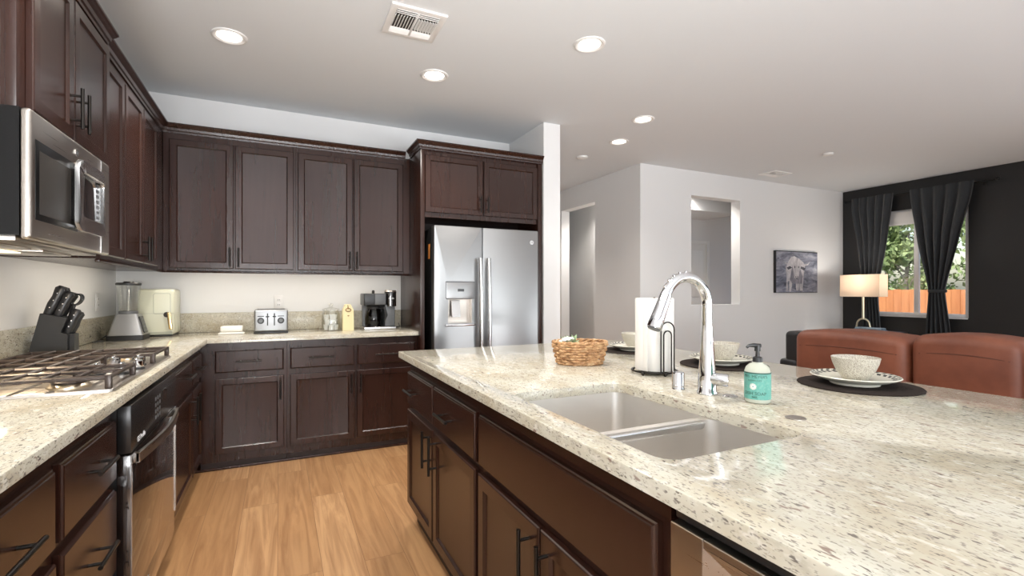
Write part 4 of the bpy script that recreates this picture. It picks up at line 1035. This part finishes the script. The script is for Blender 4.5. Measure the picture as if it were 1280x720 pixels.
def vent(x0, x1, y0, y1, label):
    o = thing('ceiling_vent', label, 'vent', ((x0+x1)/2, (y0+y1)/2, ZC))
    b = .035
    MB().prism(rect(x0, x1, y0, y1), [rect(x0+b, x1-b, y0+b, y1-b)], lambda u, v, d: (u, v, d), ZC-.0005, ZC-.012, .004).build('frame', M['trim'], o, angle=25)
    MB().box(x0+b, x1-b, y0+b, y1-b, ZC-.003, ZC-.0005).build('backing', M['vent_dark'], o, False)
    xa, xb, ya, yb = x0+b, x1-b, y0+b, y1-b; xm = (xa+xb)/2; L = yb-ya
    dv = MB().box(xm-.006, xm+.006, ya, yb, ZC-.014, ZC-.003, .002); dv.build('divider', M['trim'], o)
    sl = MB()
    def slat(a, b_, c_, d_): 
        sl.prism([(0, 0), (1, 0), (1, 1), (0, 1)], [], lambda u, v, d: d, 0, 0) if False else None
    def tilt(p, q, off, th=.0015):   # slat along segment p-q, leaning by vector off
        p = Vector(p); q = Vector(q); off = Vector(off); z = Vector((0, 0, -.011)); 
        vsx = [p, q, q+off+z, p+off+z]; nn = (q-p).cross(off+z).normalized()*th
        va = [sl.bm.verts.new(v-nn) for v in vsx]; vb = [sl.bm.verts.new(v+nn) for v in vsx]
        sl.bm.faces.new(va[::-1]); sl.bm.faces.new(vb)
        for k in range(4): sl.bm.faces.new((va[k], va[(k+1) % 4], vb[(k+1) % 4], vb[k]))
    z0 = ZC-.003
    for (sa, sb, sgn) in ((xa, xm-.006, -1), (xm+.006, xb, 1)):
        for i in range(3): tilt((sa, ya+.008+i*.017, z0), (sb, ya+.008+i*.017, z0), (0, -.010, 0))        # near edge louvers
        for i in range(3): tilt((sa, yb-.008-i*.017, z0), (sb, yb-.008-i*.017, z0), (0, .010, 0))
        n = 7
        for i in range(n):
            xx = sa+(sb-sa)*(i+.5)/n; tilt((xx, ya+.06, z0), (xx, yb-.06, z0), (sgn*.008, 0, 0))
    sl.build('louvers', M['trim'], o, False)
vent(1.618, 1.921, -1.95, -1.64, 'large square white ceiling vent with louvers above the kitchen aisle')
vent(6.66, 6.98, -.47, -.23, 'small white ceiling vent over the living room near the cow picture wall')

# ------------------------------------------------------------------ cow picture
cp = thing('cow_picture', 'blue-grey canvas picture of a horned cow on the white living room wall', 'picture', (7.716, 0, 1.51))
PX0, PX1, PZ0, PZ1, PY = 7.262, 8.17, 1.217, 1.805, -.04
MB().box(PX0, PX1, PY, -.001, PZ0, PZ1, .002).build('canvas_frame', M['canvas_edge'], cp)
cv = MB().box(PX0+.006, PX1-.004, PY-.001, PY+.001, PZ0+.006, PZ1-.012).build('canvas_face', M['canvas'], cp, False)
def pw(u, v, d): return (PX0+.04+u*(PX1-PX0-.08), PY-.001-d, PZ0+v*(PZ1-PZ0))
def blob(pts, d): 
    return MB().prism(pts, [], pw, 0, d)
body = [(.20, .03), (.22, .35), (.20, .62), (.26, .74), (.34, .86), (.42, .88), (.55, .82), (.66, .74), (.70, .62), (.66, .35), (.64, .05), (.56, .05), (.56, .30), (.53, .05), (.47, .05), (.45, .32), (.38, .32), (.33, .03), (.28, .03), (.29, .28), (.25, .28), (.25, .03)]
b = blob(body, .0012).build('painted_body', M['paint_light'], cv, False)
blob([(.30, .32), (.36, .22), (.62, .22), (.64, .40), (.56, .62), (.36, .62)], .0018).build('painted_chest_shade', M['paint_mid'], b, False)
blob([(.40, .78), (.36, .66), (.40, .50), (.42, .36), (.47, .33), (.53, .36), (.55, .50), (.59, .66), (.55, .78), (.48, .82)], .0028).build('painted_face', M['paint_light'], b, False)
blob([(.36, .72), (.28, .70), (.18, .72), (.14, .76), (.19, .69), (.28, .65), (.37, .66)], .0030).build('painted_horn', M['paint_light'], b, False)
blob([(.58, .72), (.68, .69), (.78, .71), (.84, .77), (.79, .68), (.68, .64), (.58, .66)], .0030).build('painted_horn', M['paint_light'], b, False)
blob([(.30, .64), (.22, .60), (.26, .55), (.36, .60)], .0026).build('painted_ear', M['paint_dark'], b, False)
blob([(.60, .64), (.72, .60), (.68, .54), (.58, .59)], .0026).build('painted_ear', M['paint_dark'], b, False)
f_ = MB()
for (u, v, rx, ry) in ((.43, .62, .012, .03), (.53, .62, .012, .03), (.455, .38, .012, .018), (.505, .38, .012, .018), (.48, .345, .035, .012)):
    f_.prism([(u+rx*math.cos(2*PI*i/12), v+ry*math.sin(2*PI*i/12)) for i in range(12)], [], pw, .0026, .0034)
f_.build('painted_features', M['paint_dark'], b, False)

# ------------------------------------------------------------------ living room: curtains, rod, lamp, table, sofa, chair
rd_ = thing('curtain_rod', 'dark curtain rod across the top of the window on the charcoal wall', 'curtain rod', (8.78, -.9, 2.57))
MB().cyl((8.78, -1.78, 2.575), (8.78, -.10, 2.575), .011, seg=14).build('pole', M['rod'], rd_)
for y in (-1.80, -.08): MB().sphere((8.78, y, 2.575), .022, u=14, v=10).build('finial', M['rod'], rd_)
for y in (-1.66, -.16): MB().box(8.775, XW-.001, y-.007, y+.007, 2.555, 2.566, .002).box(XW-.012, XW-.001, y-.015, y+.015, 2.53, 2.60, .002).build('bracket', M['rod'], rd_)
def lerp_keys(keys, z):
    for (z1, a1, b1, d1), (z0, a0, b0, d0) in zip(keys[:-1], keys[1:]):
        if z0 <= z <= z1:
            t_ = (z-z0)/(z1-z0); t_ = t_*t_*(3-2*t_)*.25+t_*.75
            return a0+(a1-a0)*t_, b0+(b1-b0)*t_, d0+(d1-d0)*t_
    return keys[-1][1:]
def curtain(label, keys, folds, name='curtain'):
    o = thing(name, label, 'curtain', (8.74, keys[0][1], .02), 'charcoal curtains at the window')
    zt, zb = keys[0][0], keys[-1][0]
    def fn(u, v):
        z = zt+(zb-zt)*v; a, b, dep = lerp_keys(keys, z)
        y = a+(b-a)*u
        return (8.755-dep*.5*(1+math.sin(2*PI*folds*u+.6*math.sin(3*v)))-.004*math.sin(9*u+7*v), y, z)
    mb = MB().grid(fn, folds*14, 60); mb.solidify(.004); mb.build('cloth', M['curtain'], o, angle=70)
    return o
c1 = curtain('charcoal curtain on the right side of the window, pinched at the middle', [(2.60, -.925, -1.60, .035), (2.45, -.945, -1.585, .05), (1.95, -1.02, -1.47, .06), (1.24, -1.155, -1.315, .07), (.72, -1.115, -1.375, .06), (.02, -1.10, -1.41, .06)], 5)
MB().tube([(8.725+.062*math.cos(2*PI*i/24), -1.235+.088*math.sin(2*PI*i/24), 1.24) for i in range(24)], .012, 8, cyc=True, flat=1.6).build('tieback', M['curtain'], c1)
c2 = curtain('charcoal curtain on the left side of the window, swept behind the lamp', [(2.60, -.195, -.735, .035), (2.45, -.20, -.725, .05), (1.95, -.28, -.665, .06), (1.24, -.37, -.545, .07), (.72, -.36, -.58, .06), (.02, -.35, -.60, .06)], 5)
MB().tube([(8.725+.062*math.cos(2*PI*i/24), -.457+.095*math.sin(2*PI*i/24), 1.24) for i in range(24)], .012, 8, cyc=True, flat=1.6).build('tieback', M['curtain'], c2)

tb_ = thing('side_table', 'low black side table under the lamp behind the sofa', 'table', (8.25, -.68, 0))
MB().box(7.98, 8.50, -1.02, -.36, .68, .705, .004).build('tabletop', M['table_black'], tb_)
for xx in (8.01, 8.47):
    for yy in (-.99, -.39): MB().box(xx-.018, xx+.018, yy-.018, yy+.018, 0, .68, .003).build('leg', M['table_black'], tb_)
lm = thing('table_lamp', 'brass table lamp with rectangular ivory shade in front of the dark wall', 'lamp', (8.2, -.64, .705))
MB().box(8.12, 8.28, -.74, -.54, .7055, .718, .003).build('lamp_base', M['gold_pale'], lm)
MB().tube([(8.2, -.735, .716)]+arc((-.64, .79), .078, 180, 0, 16, lambda a, b: (8.2, a, b))[0:]+[(8.2, -.545, .716)], .011, 10).build('arched_foot', M['gold_pale'], lm)
MB().cyl((8.2, -.64, .865), (8.2, -.64, 1.30), .0155, seg=16).build('stem', M['gold_pale'], lm)
sh = MB().prism(rect(8.10, 8.30, -.885, -.395), [rect(8.103, 8.297, -.882, -.398)], lambda u, v, d: (u, v, d), 1.165, 1.462).build('lamp_shade', M['lamp_cloth'], lm, False)
MB().tube([(8.2, -.64, 1.18), (8.2, -.64, 1.26)], .02, 12).sphere((8.2, -.64, 1.31), .035).build('bulb', M['can_glow'], lm)
MB().box(8.10, 8.30, -.643, -.637, 1.46, 1.464).build('shade_spider', M['gold_pale'], lm)
d = bpy.data.lights.new('lamp_bulb_light', 'POINT'); d.energy = 13; d.color = (1, .93, .85); d.shadow_soft_size = .04
l = bpy.data.objects.new('lamp_bulb_light', d); C.objects.link(l); l.parent = lm; l.location = (0, 0, .72)
bc = MB().box(7.99, 8.11, -.985, -.62, .7055, .742, .015, 3).box(8.0, 8.10, -.97, -.64, .742, .766, .012, 3).build('folded_throw', M['blue_cloth'])
tag(bc, 'folded blue striped throw on the side table under the lamp', 'throw')

# sofa seen from behind
sf = thing('leather_sofa', 'brown leather reclining sofa seen from behind beyond the island', 'sofa', (4.5, -3.35, 0))
def cushion(x0, x1, y0, y1, z0, z1, bev, crown=0, name='back_cushion', m='leather', cut=3):
    mb = MB().box(x0, x1, y0, y1, z0, z1, bev, 5)
    bmesh.ops.subdivide_edges(mb.bm, edges=[e for e in mb.bm.edges if e.calc_length() > .15], cuts=cut, use_grid_fill=True)
    for v in mb.bm.verts:
        u = (v.co.y-(y0+y1)/2)/((y1-y0)/2); w = (v.co.z-z0)/(z1-z0); k = (1-u*u)
        v.co.z += crown*k*w
        if v.co.x < (x0+x1)/2: v.co.x -= .012*k*(1-(2*w-1)**2)
    return mb.build(name, M[m], sf, angle=60)
SX = 4.05
secs = [(-3.100, -2.475, .985), (-3.545, -3.108, 1.005), (-4.175, -3.553, 1.00)]
for (a, b, zt) in secs:
    bk_ = cushion(SX, SX+.29, a, b, .22, zt, .055, .022, 'back_panel')
    MB().tube([(SX+.002-.012*(1-(2*i/12-1)**2)*.50, a+.045+(b-a-.09)*i/12, zt-.088+.012*(1-(2*i/12-1)**2)) for i in range(13)], .0035, 6).build('stitch_seam', M['leather_seam'], bk_)
    cushion(SX+.26, SX+.98, a+.01, b-.01, .26, .47, .05, .02, 'seat_cushion')
MB().box(SX+.06, SX+.95, -4.17, -2.48, .06, .27, .02).build('sofa_base', M['leather'], sf)
cushion(SX+.08, SX+.98, -2.47, -2.25, .06, .62, .05, .015, 'armrest'); cushion(SX+.08, SX+.98, -4.40, -4.18, .06, .62, .05, .015, 'armrest')
for xx in (SX+.12, SX+.88):
    for yy in (-4.3, -2.35): MB().cyl((xx, yy, 0), (xx, yy, .07), .03, seg=14).build('foot', M['black_plastic'], sf)
# black armchair beyond the sofa's far end
ac = thing('armchair', 'black leather armchair partly hidden behind the far end of the brown sofa', 'armchair', (5.5, -1.95, 0))
def bx2(name, *a): return MB().box(*a).build(name, M['black_leather'], ac)
bx2('back', 5.15, 5.34, -2.25, -1.64, .30, .885, .04, 4); bx2('seat', 5.28, 5.84, -2.18, -1.78, .22, .46, .04, 4)
bx2('armrest', 5.13, 5.86, -1.77, -1.60, .10, .64, .035, 4); bx2('armrest', 5.13, 5.86, -2.36, -2.19, .10, .64, .035, 4); bx2('chair_base', 5.18, 5.82, -2.26, -1.70, .05, .24, .01)
for xx in (5.24, 5.78):
    for yy in (-2.26, -1.70): MB().cyl((xx, yy, 0), (xx, yy, .10), .025, seg=12).build('foot', M['black_plastic'], ac)

# ------------------------------------------------------------------ garden outside
struct('ground_outside', MB().box(XW+.15, 30, -14, 10, -.4, -.3), M['ground'])
fn_ = thing('garden_fence', 'orange cedar board fence across the garden outside the window', 'fence', (13, -1, -.3))
FX = 13.0
mb = MB()
y = -9.0
while y < 6:
    mb.box(FX, FX+.02, y, y+.138, -.3, 1.275+random.uniform(-.006, .006), .003); y += .142
mb.build('boards', M['fence'], fn_)
MB().box(FX+.02, FX+.06, -9, 6, -.05, .04).box(FX+.02, FX+.06, -9, 6, .95, 1.04).build('rails', M['fence'], fn_)
def tree(x, y, h, r, label, zc0=.9, n=5200, trunk=.06):
    o = thing('garden_tree', label, 'tree', (x, y, -.3), 'trees behind the garden fence')
    mb = MB().tube([(x, y, -.3), (x+.05, y+.04, h*.4), (x-.04, y-.06, h*.75)], [trunk, trunk*.8, trunk*.4], 8)
    for k in range(6):
        a = k*1.05; z0 = h*(.35+.06*k); mb.tube([(x, y, z0), (x+math.cos(a)*r*.6, y+math.sin(a)*r*.6, z0+r*.6)], [trunk*.4, trunk*.15], 6)
    mb.build('trunk', M['bark'], o)
    lf = MB()
    cl = [(random.uniform(-1, 1)*r*.75, random.uniform(-1, 1)*r*.75, zc0+random.uniform(0, 1)*(h-zc0)) for _ in range(26)]
    for i in range(n):
        c0 = random.choice(cl); rr = r*.36
        p = Vector((x+c0[0]+random.gauss(0, rr*.5), y+c0[1]+random.gauss(0, rr*.5), c0[2]+random.gauss(0, rr*.5)))
        a = Vector((random.gauss(0, 1), random.gauss(0, 1), random.gauss(0, 1))).normalized(); b = a.cross(Vector((random.gauss(0, 1), random.gauss(0, 1), random.gauss(0, 1)))).normalized()
        s_ = random.uniform(.05, .10)
        lf.bm.faces.new([lf.bm.verts.new(q) for q in (p-a*s_, p+b*s_*.5, p+a*s_, p-b*s_*.5)])
    lf.build('foliage', M['leaf'], o, False, recalc=False)
tree(15.0, .15, 3.4, .85, 'leafy green tree behind the fence seen at the right edge of the window', .8)
tree(15.2, 2.15, 3.6, .9, 'leafy green tree behind the fence filling the left pane of the window', .8)
tree(15.0, 4.2, 3.3, .85, 'leafy green tree behind the fence to the far left of the window', .8)
tree(18.6, 1.2, 4.0, 1.15, 'tall green tree farther back behind the fence, right of the mullion', .7)
tree(18.8, 4.4, 4.4, 1.2, 'tall green tree farther back behind the fence, left of the mullion', .7)
